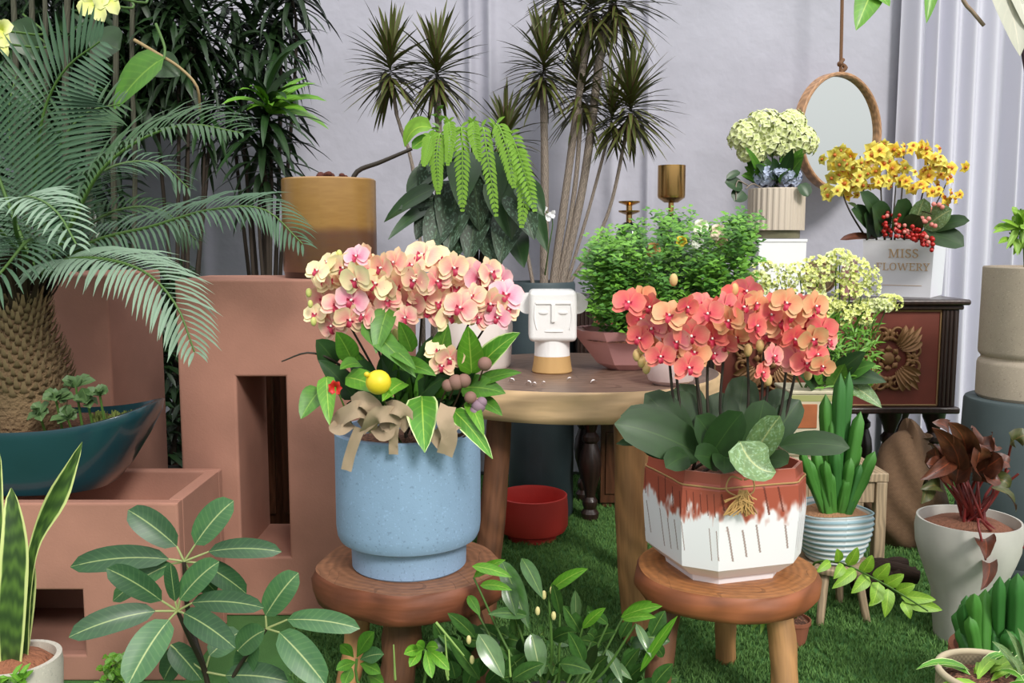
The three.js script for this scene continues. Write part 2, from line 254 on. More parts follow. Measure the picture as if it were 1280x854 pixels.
// ---------------------------------------------------------------- wooden stools and table
M.bark = mat(0x8a4f34, 0.6, { map: rep(T.swirl, 2, 1), bumpMap: rep(T.swirl, 2, 1), bumpScale: 0.004 });
M.stoolTop = mat(0x9a6a4c, 0.55, { map: T.rings, bumpMap: T.rings, bumpScale: 0.002 });
M.bark2 = mat(0xa8623c, 0.55, { map: rep(T.swirl, 2, 1), bumpMap: rep(T.swirl, 2, 1), bumpScale: 0.002 });
M.stoolTop2 = mat(0xb27544, 0.5, { map: T.rings, bumpMap: T.rings, bumpScale: 0.0015 });
M.legWood = mat(0xd09a64, 0.6, { map: rep(T.swirl, 3, 1), bumpMap: rep(T.swirl, 3, 1), bumpScale: 0.002 });
M.legDark = mat(0x85583c, 0.65, { map: rep(T.swirl, 3, 1), bumpMap: rep(T.swirl, 3, 1), bumpScale: 0.004 });
const SH = 0.335;
const ST1 = G(512, 703, SH), ST2 = G(907, 708, SH);
{
  const o = thing('wooden_stool', 'rough dark wooden stool with bark edge carrying the blue pot', 'stool', V(ST1.x, 0, ST1.z));
  const rf = a => 0.214 * (1 + 0.035 * Math.sin(2 * a + 1) + 0.022 * Math.sin(5 * a + 0.4) + 0.012 * Math.sin(9 * a));
  const s = slab(ST1, rf, SH - 0.075, SH); const sm = part('seat', s.side, M.bark, o); part('seat_face', s.top, M.stoolTop, sm);
  part('leg', tube([P(452, 765, 2.13).setY(SH - 0.07), P(440, 830, 2.1), V(P(425, 900, 2.06).x, 0.0, -2.02)], 0.03, 0.026, 12, 10, 0.05), M.legWood, o);
  part('leg', tube([V(ST1.x - 0.01, SH - 0.07, ST1.z + 0.06), V(ST1.x - 0.015, 0.15, ST1.z + 0.07), V(ST1.x - 0.04, 0, ST1.z + 0.1)], 0.05, 0.036, 12, 12, 0.07), M.legDark, o);
  part('leg', tube([V(ST1.x + 0.12, SH - 0.07, ST1.z - 0.02), V(ST1.x + 0.15, 0.15, ST1.z - 0.03), V(ST1.x + 0.18, 0, ST1.z - 0.04)], 0.034, 0.03, 12, 10, 0.05), M.legDark, o);
  part('leg', tube([V(ST1.x - 0.02, SH - 0.07, ST1.z - 0.11), V(ST1.x - 0.02, 0.15, ST1.z - 0.13), V(ST1.x - 0.02, 0, ST1.z - 0.15)], 0.034, 0.03, 12, 10, 0.05), M.legDark, o);
}
{
  const o = thing('wooden_stool', 'reddish polished wooden stool carrying the white and terracotta pot', 'stool', V(ST2.x, 0, ST2.z));
  const rf = a => 0.205 * (1 + 0.02 * Math.sin(2 * a + 2) + 0.012 * Math.sin(5 * a + 1.4));
  const s = slab(ST2, rf, SH - 0.062, SH, 64, 0.03); const sm = part('seat', s.side, M.bark2, o); part('seat_face', s.top, M.stoolTop2, sm);
  const floorAt = (px, d) => V(P(px, 800, d).x, 0, -d);
  part('leg', tube([V(P(968, 745, 2.08).x, SH - 0.055, -2.08), P(978, 800, 2.05), floorAt(985, 2.0)], 0.034, 0.03, 12, 12, 0.03), M.legWood, o);
  part('leg', tube([V(P(836, 745, 2.06).x, SH - 0.055, -2.06), P(828, 800, 2.03), floorAt(818, 1.98)], 0.034, 0.03, 12, 12, 0.03), M.legDark, o);
  part('leg', tube([V(P(906, 745, 2.27).x, SH - 0.055, -2.27), P(907, 800, 2.29), floorAt(908, 2.31)], 0.03, 0.026, 12, 12, 0.03), M.legWood, o);
}
const TB = { h: 0.715, c: V(0, 0, 0), r: 0.42 };
TB.c = V(PX(718 - 640, 2.7), 0, -2.71);
{
  const o = thing('slab_table', 'round table of a thick live-edge wooden slab on log legs', 'table', TB.c.clone());
  const rf = a => TB.r * (1 + 0.02 * Math.sin(3 * a + 0.6) + 0.012 * Math.sin(5 * a + 2));
  M.tabSide = mat(0xf0ca9a, 0.6, { map: rep(T.swirl, 1.5, 0.7), bumpMap: rep(T.swirl, 1.5, 0.7), bumpScale: 0.003 });
  M.tabTop = mat(0x8a6f60, 0.38, { map: T.rings });
  const s = slab(TB.c, rf, TB.h - 0.088, TB.h, 80, 0.0), sm = part('tabletop', s.side, M.tabSide, o); part('top_face', s.top, M.tabTop, sm);
  part('leg', tube([V(P(625, 540, 2.5).x, TB.h - 0.08, -2.5), P(618, 620, 2.5), V(P(600, 760, 2.5).x, 0, -2.5)], 0.034, 0.04, 14, 14, 0.03), M.legDark, o);
  part('leg', tube([V(P(790, 545, 2.42).x, TB.h - 0.08, -2.42), P(790, 680, 2.42), V(P(796, 820, 2.42).x, 0, -2.42)], 0.05, 0.037, 14, 14, 0.025), M.legWood, o);
  part('leg', tube([V(TB.c.x + 0.2, TB.h - 0.08, -2.94), V(TB.c.x + 0.2, 0.3, -2.95), V(TB.c.x + 0.21, 0, -2.96)], 0.035, 0.035, 10, 10, 0.03), M.legDark, o);
}
// ---------------------------------------------------------------- sideboard
const SB = { d: 3.46, x0: PX(722 - 640, 3.46), x1: PX(1201 - 640, 3.46) };
SB.top = P(1150, 374, SB.d).y; SB.bot = P(1150, 517, SB.d).y;
{
  const o = thing('carved_sideboard', 'dark wooden sideboard with red panels, gilt carving and turned legs', 'sideboard', V((SB.x0 + SB.x1) / 2, 0, -SB.d));
  M.darkWood = mat(0x3a2620, 0.42, { map: rep(T.grain, 3, 2), clearcoat: 0.25 }); M.redPanel = mat(0x7d3a2c, 0.55, { map: rep(T.mottle, 5) }); M.gilt = mat(0x8a6440, 0.5, { metalness: 0.35 });
  M.giltLine = mat(0xa07f58, 0.5, { metalness: 0.3 });
  const { x0, x1, top, bot, d } = SB, back = d + 0.42;
  part('body', box(x0, x1, bot + 0.02, top - 0.02, -back, -d - 0.018), M.darkWood, o);
  const lid = part('top', box(x0 - 0.025, x1 + 0.03, top - 0.022, top, -back - 0.01, -d + 0.03, 0.009), M.darkWood, o); part('moulding', box(x0 - 0.008, x1 + 0.012, top - 0.04, top - 0.022, -back, -d + 0.012, 0.006), M.darkWood, lid);
  part('base_moulding', box(x0 - 0.012, x1 + 0.015, bot, bot + 0.026, -back - 0.005, -d + 0.018, 0.008), M.darkWood, o);
  const nP = 3, colW = 0.062, pw = (x1 - x0 - colW * (nP + 1)) / nP;
  for (let k = 0; k <= nP; k++) { const cx = x0 + k * (pw + colW); const pl = part('pilaster', box(cx, cx + colW, bot + 0.026, top - 0.04, -d - 0.02, -d, 0.003), M.darkWood, o); for (const f of [0.25, 0.5, 0.75]) part('reed', tube([V(cx + colW * f, bot + 0.03, -d), V(cx + colW * f, top - 0.044, -d)], 0.006, 0.006, 3, 8), M.darkWood, pl); }
  for (let k = 0; k < nP; k++) {
    const a = x0 + colW + k * (pw + colW), b = a + pw, y0 = bot + 0.028, y1 = top - 0.042, z = -d - 0.012, cx = (a + b) / 2, cy = (y0 + y1) / 2, h = y1 - y0;
    const pn = part('door_panel', box(a, b, y0, y1, z - 0.01, z, 0.001), M.redPanel, o);
    for (const [p0, p1, q0, q1] of [[a, b, y0, y0 + 0.006], [a, b, y1 - 0.006, y1], [a, a + 0.006, y0 + 0.006, y1 - 0.006], [b - 0.006, b, y0 + 0.006, y1 - 0.006]]) part('bead', box(p0, p1, q0, q1, z - 0.001, z + 0.005, 0.0015), M.giltLine, pn);
    const e = h * 0.34, Z = z + 0.006;
    const at = (x, y, w = 0) => V(cx + x * e, cy + y * e, Z + w);
    part('carved_boss', ball(0.026, at(0, 0), 1, 1, 0.5), M.gilt, pn);
    for (let i = 0; i < 8; i++) { const q = i * Math.PI / 4; part('carved_petal', blade(bez(at(Math.cos(q) * 0.2, Math.sin(q) * 0.2, 0.004), at(Math.cos(q) * 0.32, Math.sin(q) * 0.32, 0.022), at(Math.cos(q) * 0.42, Math.sin(q) * 0.42, 0), 6), 0.03, { up: V(0, 0, 1), prof: PROF.ovate, fold: -0.4 }), M.gilt, pn); }
    for (let i = 0; i < 4; i++) {
      const q = Math.PI / 4 + i * Math.PI / 2, c = Math.cos(q), s = Math.sin(q), at2 = (u, v, w = 0) => at(u * c - v * s, u * s + v * c, w);
      for (const v of [-0.34, -0.17, 0, 0.17, 0.34]) part('carved_leaf', blade(bez(at2(0.45, v * 0.35, 0.004), at2(0.85, v * 0.8, 0.026), at2(1.38 - Math.abs(v) * 0.9, v * 1.1, 0.004), 7), 0.034, { up: V(0, 0, 1), fold: 0.5, cols: 5 }), M.gilt, pn);
      const q2 = i * Math.PI / 2, C = Math.cos(q2), S = Math.sin(q2), at3 = (u, v, w = 0) => at(u * C - v * S, u * S + v * C, w);
      for (const sg of [-1, 1]) { const pts = []; for (let j = 0; j <= 22; j++) { const a2 = j / 22 * 8.5, r = 0.26 * (1 - j / 26); pts.push(at3(0.78 - r * Math.cos(a2) * 0.9, sg * (0.26 + -r * Math.sin(a2) * 0.9), 0.006 + 0.004 * j / 22)); } part('carved_scroll', tube(pts, 0.0075, 0.004, 40, 7), M.gilt, pn); }
      for (let j = 0; j < 5; j++) { const w = j * 1.2566; part('carved_floret', ball(0.011, at3(0.72 + 0.11 * Math.cos(w), 0.11 * Math.sin(w), 0.006), 1, 1, 0.7, 8, 6), M.gilt, pn); }
    }
  }
  const turned = [[0.02, 0], [0.034, 0.01], [0.036, 0.03], [0.024, 0.045], [0.03, 0.06], [0.03, 0.075], [0.02, 0.09], [0.024, 0.12], [0.04, 0.17], [0.045, 0.21], [0.04, 0.25], [0.026, 0.29], [0.034, 0.3], [0.034, 0.315], [0.02, 0.33], [0.03, 0.36], [0.042, 0.385], [0.045, 0.41]];
  const k = bot / 0.41;
  for (const x of [x0 + 0.06, PX(1120 - 640, d + 0.07), x1 - 0.045, (x0 + x1) / 2 - 0.1]) for (const z of [-d - 0.07, -back + 0.07]) part('leg', lathe(turned.map(([r, y]) => [r, y * k]), V(x, 0, z), 24), M.darkWood, o);
}
{ // chest under the left half of the sideboard
  const d = 3.7, x0 = PX(753 - 640, d), x1 = PX(886 - 640, d), o = thing('wooden_chest', 'brown wooden chest standing under the carved sideboard', 'chest', V((x0 + x1) / 2, 0, -d));
  part('body', box(x0, x1, 0.02, 0.36, -d - 0.2, -d, 0.004), M.lacquer, o); part('lid', box(x0 - 0.008, x1 + 0.008, 0.36, 0.395, -d - 0.205, -d + 0.008, 0.006), M.lacquer, o);
  for (const x of [x0 + 0.03, x1 - 0.03]) for (const z of [-d - 0.17, -d - 0.03]) part('foot', box(x - 0.02, x + 0.02, 0, 0.02, z - 0.02, z + 0.02, 0.003), M.lacquer, o);
  for (let k = 0; k < 3; k++) part('panel', box(x0 + 0.02 + k * 0.135, x0 + 0.145 + k * 0.135, 0.06, 0.32, -d - 0.002, -d + 0.008, 0.003), M.lacquer, o);
}
// ---------------------------------------------------------------- round mirror on its rope
{
  const d = 4.0, C = P(1048, 166, d), r = 0.25, ang = 0.52; const o = thing('round_mirror', 'round wall mirror with a copper-coloured wooden frame hung on a rope', 'mirror', C); o.rotation.y = ang;
  M.mframe = mat(0xd8a57a, 0.4, { map: rep(T.grain, 3) }); M.mirror = mat(0xdfe3df, 0.02, { metalness: 1 });
  const ring = new THREE.LatheGeometry([[r - 0.016, -0.02], [r, -0.02], [r, 0.02], [r - 0.004, 0.024], [r - 0.012, 0.024], [r - 0.016, 0.02], [r - 0.016, -0.02]].map(q => new THREE.Vector2(...q)), 72); ring.rotateX(Math.PI / 2);
  local('frame', toCreasedNormals(ring, 0.6), M.mframe, o); const gl = new THREE.CylinderGeometry(r - 0.015, r - 0.015, 0.006, 72); gl.rotateX(Math.PI / 2); local('glass', gl, M.mirror, o);
  const bk = new THREE.CylinderGeometry(r - 0.015, r - 0.015, 0.006, 48); bk.rotateX(Math.PI / 2); bk.translate(0, 0, -0.015); local('backing', bk, M.mframe, o);
  M.rope = mat(0x8f6747, 0.85, { map: rep(T.weave, 20, 60) });
  local('rope', tube([V(0, r - 0.005, 0), V(0.005, r + 0.25, -0.01), V(-0.002, 2.55 - C.y, -0.02)], 0.007, 0.007, 20, 8), M.rope, o);
  local('knot', tube([V(-0.006, r, 0.004), V(0.016, r + 0.02, 0.012), V(0.002, r + 0.04, -0.01), V(-0.016, r + 0.03, 0.006), V(0.006, r + 0.055, 0.006)], 0.009, 0.008, 24, 8), M.rope, o);
  const hk = thing('wall_hook', 'small dark metal hook holding the mirror rope', 'hook', V(C.x, 2.55, C.z)); part('hook', tube([V(C.x, 2.52, C.z + 0.012), V(C.x, 2.55, C.z + 0.01), V(C.x, 2.56, -WALLD + 0.0)], 0.006, 0.006, 10, 8), M.stemDark, hk);
}
// ---------------------------------------------------------------- candle holders
M.brass = mat(0xc9a063, 0.25, { metalness: 1 }); M.navy = mat(0x12161f, 0.12, { clearcoat: 0.6 });
function candle(px, yTop, yNeck, cup, label) {
  const d = 3.72, base = V(P(px, 300, d).x, SB.top, -d), o = thing('candle_holder', label, 'candle holder', base, 'brass and navy candle holders'); const yt = P(px, yTop, d).y, yn = P(px, yNeck, d).y, yb = yn - SB.top; void yb;
  const w = 0.058, H = yn - SB.top;
  part('body', lathe([[0, 0], [0.04, 0], [0.05, 0.01], [w, H * 0.35], [w, H * 0.55], [w * 0.93, H * 0.8], [w * 0.7, H * 0.93], [w * 0.35, H * 0.99], [0, H]].map(([r, y]) => [r, y + SB.top]), V(base.x, 0, base.z)), M.navy, o);
  if (cup) {
    part('neck', lathe([[0.011, yn - 0.004], [0.011, yn + 0.05]], V(base.x, 0, base.z), 20), M.brass, o);
    const r = PX(17, d), y0 = yn + 0.045; part('cup', lathe([[0, y0], [r * 0.5, y0 + 0.002], [r * 0.96, y0 + 0.02], [r, y0 + 0.03], [r, yt], [r - 0.003, yt], [r - 0.003, y0 + 0.03], [0, y0 + 0.02]], V(base.x, 0, base.z)), M.brass, o);
  } else {
    part('neck', lathe([[0.012, yn - 0.004], [0.012, yt - 0.004], [0, yt - 0.004]], V(base.x, 0, base.z), 20), M.brass, o);
    for (const y of [yt - 0.008, yt - 0.045]) part('disc', lathe([[0.01, y - 0.012], [0.042, y], [0.043, y + 0.006], [0.01, y + 0.004]], V(base.x, 0, base.z), 32), M.brass, o);
  }
}
candle(786, 251, 277, false, 'short navy bottle candle holder with two brass discs on its neck');
candle(838, 207, 268, true, 'tall navy candle holder topped by a brass cup');
// ---------------------------------------------------------------- small pieces on the sideboard and the table
{
  const d = 3.62, b = V(PX(968 - 640, d), SB.top, -d), w = PX(58, d) / 2, y1 = P(968, 299, d).y;
  M.whiteBox = mat(0xf4f4f4, 0.6); const bx = thing('white_box', 'plain white box under the ribbed cream pot', 'box', b);
  part('body', box(b.x - w, b.x + w, SB.top, y1 - 0.012, -d - w, -d + w, 0.003), M.whiteBox, bx); part('lid', box(b.x - w - 0.003, b.x + w + 0.003, y1 - 0.012, y1, -d - w - 0.003, -d + w + 0.003, 0.003), M.whiteBox, bx);
  const r = PX(1028 - 1006, 3.7), C = V(P(1028, 330, 3.72).x, SB.top + r, -3.76); const g = new THREE.CylinderGeometry(r, r, 0.022, 48); g.rotateX(Math.PI / 2 - 0.18); g.translate(C.x, C.y, C.z);
  const dk = thing('wooden_disc', 'tan round wooden disc leaning on the sideboard beside the white box', 'disc', V(C.x, SB.top, C.z)); part('board', tri(g), mat(0xa98f62, 0.6, { map: rep(T.grain, 4) }), dk);
  const rr = new THREE.TorusGeometry(r - 0.012, 0.004, 8, 48); rr.rotateX(-0.18); rr.translate(C.x, C.y + 0.002, C.z + 0.012); part('rim', rr, mat(0x9a8055, 0.6), dk);
  const q = V(P(1062, 330, 3.68).x, SB.top, -3.68); const ps = thing('pink_figurine', 'small dusty pink ornament between the wooden disc and white pot', 'ornament', q);
  part('body', lathe([[0, 0], [0.035, 0], [0.038, 0.03], [0.03, 0.07], [0.034, 0.1], [0.02, 0.13], [0, 0.135]].map(([a, y]) => [a, y + SB.top]), q.clone().setY(0), 6), mat(0xc48a8a, 0.5), ps);
  part('cap', ball(0.018, V(q.x + 0.02, SB.top + 0.14, q.z)), mat(0xe8c7c9, 0.5), ps);
}
const FV = G(690, 465, TB.h);
{
  const o = thing('face_vase', 'white square face vase with round ears and tan base on the slab table', 'vase', FV), d = -FV.z, s = PX(1, d); M.wceram = mat(0xf0eeec, 0.5, { bumpMap: rep(T.fine, 12), bumpScale: 0.0008 }); M.tanBase = mat(0xc19a63, 0.75, { bumpMap: rep(T.fine, 20), bumpScale: 0.001 });
  const Y = (py) => P(690, py, d).y, x = FV.x, z = FV.z;
  const pr = (py, hw) => [hw * s, Y(py)];
  part('base', lathe([[0, TB.h], [24 * s, TB.h], [25.5 * s, TB.h + 0.004], [24 * s, Y(455)], [22.5 * s, Y(444)]], V(x, 0, z)), M.tanBase, o);
  part('neck', lathe([pr(444, 22.5), pr(436, 22), pr(424, 22)], V(x, 0, z)), M.wceram, o);
  const hd = part('head', new RoundedBoxGeometry(59 * s, Y(362) - Y(425), 50 * s, 4, 0.014).translate(x, (Y(362) + Y(425)) / 2, z), M.wceram, o); const zf = z + 25 * s;
  for (const sg of [-1, 1]) { const e = new THREE.CylinderGeometry(13 * s, 13 * s, 0.03, 28); e.rotateX(Math.PI / 2); e.translate(x + sg * 31 * s, Y(379), z); part('ear', toCreasedNormals(e, 0.5), M.wceram, o); }
  part('brow', box(x - 22 * s, x + 22 * s, Y(379), Y(376), zf - 0.004, zf + 0.004, 0.002), M.wceram, hd);
  part('nose', box(x - 2.5 * s, x + 2.5 * s, Y(401), Y(378), zf - 0.004, zf + 0.008, 0.003), M.wceram, hd);
  for (const sg of [-1, 1]) { part('eye', ball(0.011, V(x + sg * 12 * s, Y(389), zf), 1.3, 0.6, 0.35), M.wceram, hd); part('cheek_line', tube([V(x + sg * 22 * s, Y(379), zf), V(x + sg * 23 * s, Y(395), zf + 0.001), V(x + sg * 20 * s, Y(410), zf)], 0.0025, 0.002, 10, 6), M.wceram, hd); }
  part('mouth', tube([V(x - 10 * s, Y(412), zf), V(x, Y(412), zf + 0.001), V(x + 12 * s, Y(412), zf)], 0.0025, 0.003, 10, 6), M.wceram, hd);
  seed(5); for (const [px, py] of [[656, 480], [664, 482], [676, 481], [708, 476], [738, 479], [635, 477]]) { const q = G(px, py, TB.h + 0.001); const pt = blade(bez(q, q.clone().add(V(0.008, 0.012, 0.003)), q.clone().add(V(R(0.012, 0.02), 0.003, R(-0.01, 0.01))), 5), 0.014, { prof: PROF.ellipse, up: V(0, 1, 0), fold: 0.4 }); const m = thing('fallen_petal', 'small white petal fallen on the slab tabletop', 'petal', q, 'fallen petals on the table'); part('petal', pt, mat(0xf6efee, 0.6), m); }
}
{ // round pale bowl on the table, mostly hidden
  const b = G(838, 480, TB.h); const o = thing('pale_bowl', 'plain pale pink round bowl on the slab table behind the coral orchids', 'bowl', b), r = PX(33, -b.z);
  part('bowl', lathe([[0, 0], [r * 0.62, 0], [r * 0.85, 0.012], [r, 0.045], [r * 0.99, 0.07], [r * 0.95, 0.07], [r * 0.9, 0.045], [r * 0.6, 0.012], [0, 0.01]].map(([a, y]) => [a, y + TB.h]), V(b.x, 0, b.z)), mat(0xdcc3c0, 0.5), o);
}
{ // red bowl on the floor
  const b = V(PX(666 - 640, 3.32), 0, -3.32), o = thing('red_bowl', 'matte red round bowl standing on the turf behind the slab table', 'bowl', b.setY(0)), d = -b.z, r = PX(46, d);
  M.red = mat(0xc83a32, 0.6, { bumpMap: rep(T.fine, 10), bumpScale: 0.0008 }); const h = PX(57, d);
  const bo = part('bowl', lathe([[0, 0.02], [r * 0.7, 0.022], [r * 0.93, 0.035], [r, 0.055], [r * 1.0, h * 0.7], [r * 0.97, h], [r * 0.93, h + 0.002], [r * 0.9, h - 0.01], [r * 0.9, 0.075], [r * 0.82, 0.062], [0, 0.06]], V(b.x, 0, b.z), 64), M.red, o);
  part('foot', lathe([[r * 0.68, 0], [r * 0.7, 0.022], [0, 0.022]], V(b.x, 0, b.z)), M.red, bo);
}
// ---------------------------------------------------------------- leaf and flower materials
const L = {
  cycad: mat(0xffffff, 0.5, { map: leafTex(0x3f6a58, 0x6d8f78, { ribMix: 0.5, seed: 3 }) }),
  cycadPale: mat(0xffffff, 0.5, { map: leafTex(0x78a09e, 0xa6c2b8, { ribMix: 0.5, seed: 4 }) }),
  cycadMid: mat(0xffffff, 0.5, { map: leafTex(0x2e5a34, 0x5c7d4c, { ribMix: 0.5, seed: 5 }) }),
  dark: mat(0xffffff, 0.42, { map: leafTex(0x1f3a20, 0x35522e, { ribMix: 0.4, seed: 6 }) }),
  darkGloss: mat(0xffffff, 0.4, { map: leafTex(0x294d2c, 0x4b6d3d, { ribMix: 0.5, seed: 7 }) }),
  midGreen: mat(0xffffff, 0.45, { map: leafTex(0x4c8a30, 0x78aa4c, { veins: 9, seed: 8 }) }),
  bright: mat(0xffffff, 0.4, { map: leafTex(0x5fa634, 0xa6d06a, { veins: 8, seed: 9 }) }),
  lime: mat(0xffffff, 0.8, { map: leafTex(0x7fc23a, 0xa9d85a, { seed: 10 }), transmission: 0.3, thickness: 0 }),
  marg: mat(0xffffff, 0.5, { map: leafTex(0x566a34, 0x74884a, { edge: 0x5f4436, edgeAt: 0.7, ribMix: 0.3, seed: 11 }) }),
  whorl: mat(0xffffff, 0.42, { map: leafTex(0x325c40, 0x9fbb90, { veins: 11, veinMix: 0.12, ribW: 0.07, seed: 12, dark: 0x234534 }) }),
  whorl2: mat(0xffffff, 0.42, { map: leafTex(0x477a54, 0xb4cca6, { veins: 11, veinMix: 0.14, ribW: 0.07, seed: 13, dark: 0x34604a }) }),
  varieg: mat(0xffffff, 0.4, { map: leafTex(0x4f9a32, 0xa9d468, { edge: 0xd6e6a2, edgeAt: 0.82, veins: 7, seed: 14 }) }),
  snake: mat(0xffffff, 0.45, { map: leafTex(0x56803c, 0x56803c, { edge: 0xcdd68a, edgeAt: 0.72, bands: 1, ribMix: 0, dark: 0x223c22, seed: 15 }) }),
  phal: mat(0xffffff, 0.48, { map: leafTex(0x274a24, 0x3e6232, { ribW: 0.05, ribMix: 0.6, seed: 16 }) }),
  phalPale: mat(0xffffff, 0.45, { map: leafTex(0x6f9a72, 0xb2c9a4, { veins: 6, speckle: 0x9dbb98, seed: 17 }) }),
  velvet: mat(0xffffff, 0.5, { map: leafTex(0x233d2a, 0x486650, { speckle: 0x6d8c78, veins: 6, seed: 18 }) }),
  succ: mat(0xffffff, 0.55, { map: leafTex(0x57805a, 0x7ea077, { seed: 19 }) }),
  cactus: mat(0x4c8a34, 0.55, { map: rep(T.mottle, 6) }), cactus2: mat(0x3d7a35, 0.55, { map: rep(T.mottle, 6) }),
  herb: mat(0xffffff, 0.5, { map: leafTex(0x6cb446, 0x95cf68, { seed: 20 }) }), herb2: mat(0xffffff, 0.5, { map: leafTex(0x4a8a3c, 0x6aa450, { seed: 21 }) }),
  begon: mat(0xffffff, 0.45, { map: leafTex(0x5a3324, 0x8c4a36, { veins: 5, dark: 0x2c1712, seed: 22 }) }), begonGreen: mat(0xffffff, 0.45, { map: leafTex(0x4c5a34, 0x7c6a4a, { veins: 5, dark: 0x33321f, seed: 23 }) }),
  fern: mat(0xffffff, 0.5, { map: leafTex(0x7cb83c, 0xa8d860, { veins: 9, veinMix: 0.3, seed: 24 }) }),
};
function petalTex(inner, mid, edge, o = {}) { const a = hex(inner), b = hex(mid), c = hex(edge); return tex(64, 64, (u, v) => { const s = Math.abs(u - 0.5) * 2, r = clamp(Math.max(v * 0.95, s * (o.side ?? 0.85)) + 0.22 * (fbm(u, v, 5, 3, o.seed ?? 1) - 0.5)); let q = r < 0.5 ? mixc(a, b, r * 2) : mixc(b, c, (r - 0.5) * 2); const st = Math.abs(((u - 0.5) * 14 * (1 - 0.4 * v)) % 1); return mixc(q, a, st < 0.18 ? 0.12 : 0); }); }
const FL = {
  peach: [petalTex(0xe0566c, 0xf3a6a0, 0xfae6bc, { seed: 3 }), petalTex(0xe8787e, 0xf5b8a4, 0xfbe8b4, { seed: 5 }), petalTex(0xf2b0a0, 0xf8dcb0, 0xf9efb8, { seed: 8 }), petalTex(0xdc5a80, 0xf4a8ba, 0xfad2cc, { seed: 13 })].map(t => mat(0xffffff, 0.6, { map: t })),
  coral: [petalTex(0xd8475c, 0xe86a68, 0xee9a80, { seed: 3 }), petalTex(0xcf3f5c, 0xe2605e, 0xe8876e, { seed: 6 }), petalTex(0xe06a80, 0xe87f86, 0xf0b094, { seed: 9 }), petalTex(0xe2745c, 0xe59a70, 0xe4b684, { seed: 14 })].map(t => mat(0xffffff, 0.6, { map: t })),
  lip: mat(0xb42a4a, 0.5), lipCoral: mat(0xc22848, 0.5), column: mat(0xf2e2d8, 0.5),
  yellow: mat(0xffffff, 0.6, { map: petalTex(0xd98a2a, 0xeecb3a, 0xf3df6a, { seed: 4 }) }), yellow2: mat(0xffffff, 0.6, { map: petalTex(0xb5a83a, 0xdccb50, 0xe6dd7c, { seed: 7 }) }),
  greeny: mat(0xffffff, 0.65, { map: petalTex(0xd0d860, 0xe2e88a, 0xf0f2b4, { seed: 4 }) }), hydr: mat(0xffffff, 0.65, { map: petalTex(0xc2d070, 0xdbe3a0, 0xeeeecb, { seed: 4 }) }), hydrBlue: mat(0xb9c4dc, 0.65),
};
// ---- orchid flower: lip and column are the flower's own mesh, three sepals and two petals its sub-parts
const petG = (() => { const wide = blade([0, 0.15, 0.3, 0.48, 0.66, 0.84, 1].map(t => V(0, t, 0.16 * t * t - 0.05 * t)), 1.16, { up: V(0, 0, 1), prof: t => Math.pow(Math.sin(Math.PI * (0.06 + 0.94 * Math.pow(t, 0.85))), 0.5) * (0.3 + 0.7 * Math.min(1, t * 2.2)) + 0.02, fold: 0.02, cup: 0.12, wav: 0.02 });
  const nar = blade([0, 0.15, 0.3, 0.48, 0.66, 0.84, 1].map(t => V(0, t * 0.98, 0.1 * t * t - 0.08 * t)), 0.62, { up: V(0, 0, 1), prof: PROF.ellipse, fold: 0.02, cup: 0.16 });
  return { wide, nar, lip: merge([blade([V(0, 0.02, 0.08), V(0, -0.1, 0.22), V(0, -0.26, 0.26), V(0, -0.4, 0.16)], 0.34, { up: V(0, 0.5, 1), prof: t => 0.45 + 0.55 * Math.sin(t * 3.1), fold: 0.4 }), blade([V(0.02, 0, 0.08), V(0.16, 0.02, 0.2), V(0.22, 0.12, 0.26)], 0.2, { up: V(0, 0, 1), prof: PROF.ellipse }), blade([V(-0.02, 0, 0.08), V(-0.16, 0.02, 0.2), V(-0.22, 0.12, 0.26)], 0.2, { up: V(0, 0, 1), prof: PROF.ellipse })]), col: ball(0.08, V(0, 0.05, 0.14), 1, 1, 1.4, 8, 6) }; })();
function orchidFlower(parent, at, r, face, mats, lip, roll = 0, detail = true) {
  const root = rootOf(parent), m = local('flower', petG.lip, lip, parent); m.position.copy(at).sub(root.position); m.lookAt(at.clone().add(face)); m.rotateZ(roll); m.scale.setScalar(r);
  // lookAt on an unparented-to-world group is fine here: the group carries no turn, only a shift
  m.position.copy(at).sub(root.position); const q = new THREE.Matrix4().lookAt(face, V(0, 0, 0), V(0, 1, 0)); m.quaternion.setFromRotationMatrix(q); m.rotateZ(roll);
  for (const [a, g, z] of [[0, 'nar', -0.03], [2.1, 'nar', -0.03], [-2.1, 'nar', -0.03], [1.25, 'wide', 0.0], [-1.25, 'wide', 0.0]]) { const p = local('petal', petG[g], mats, m); p.rotation.z = a; p.position.z = z; }
  const c = local('column', petG.col, FL.column, m); void c; void detail; return m;
}
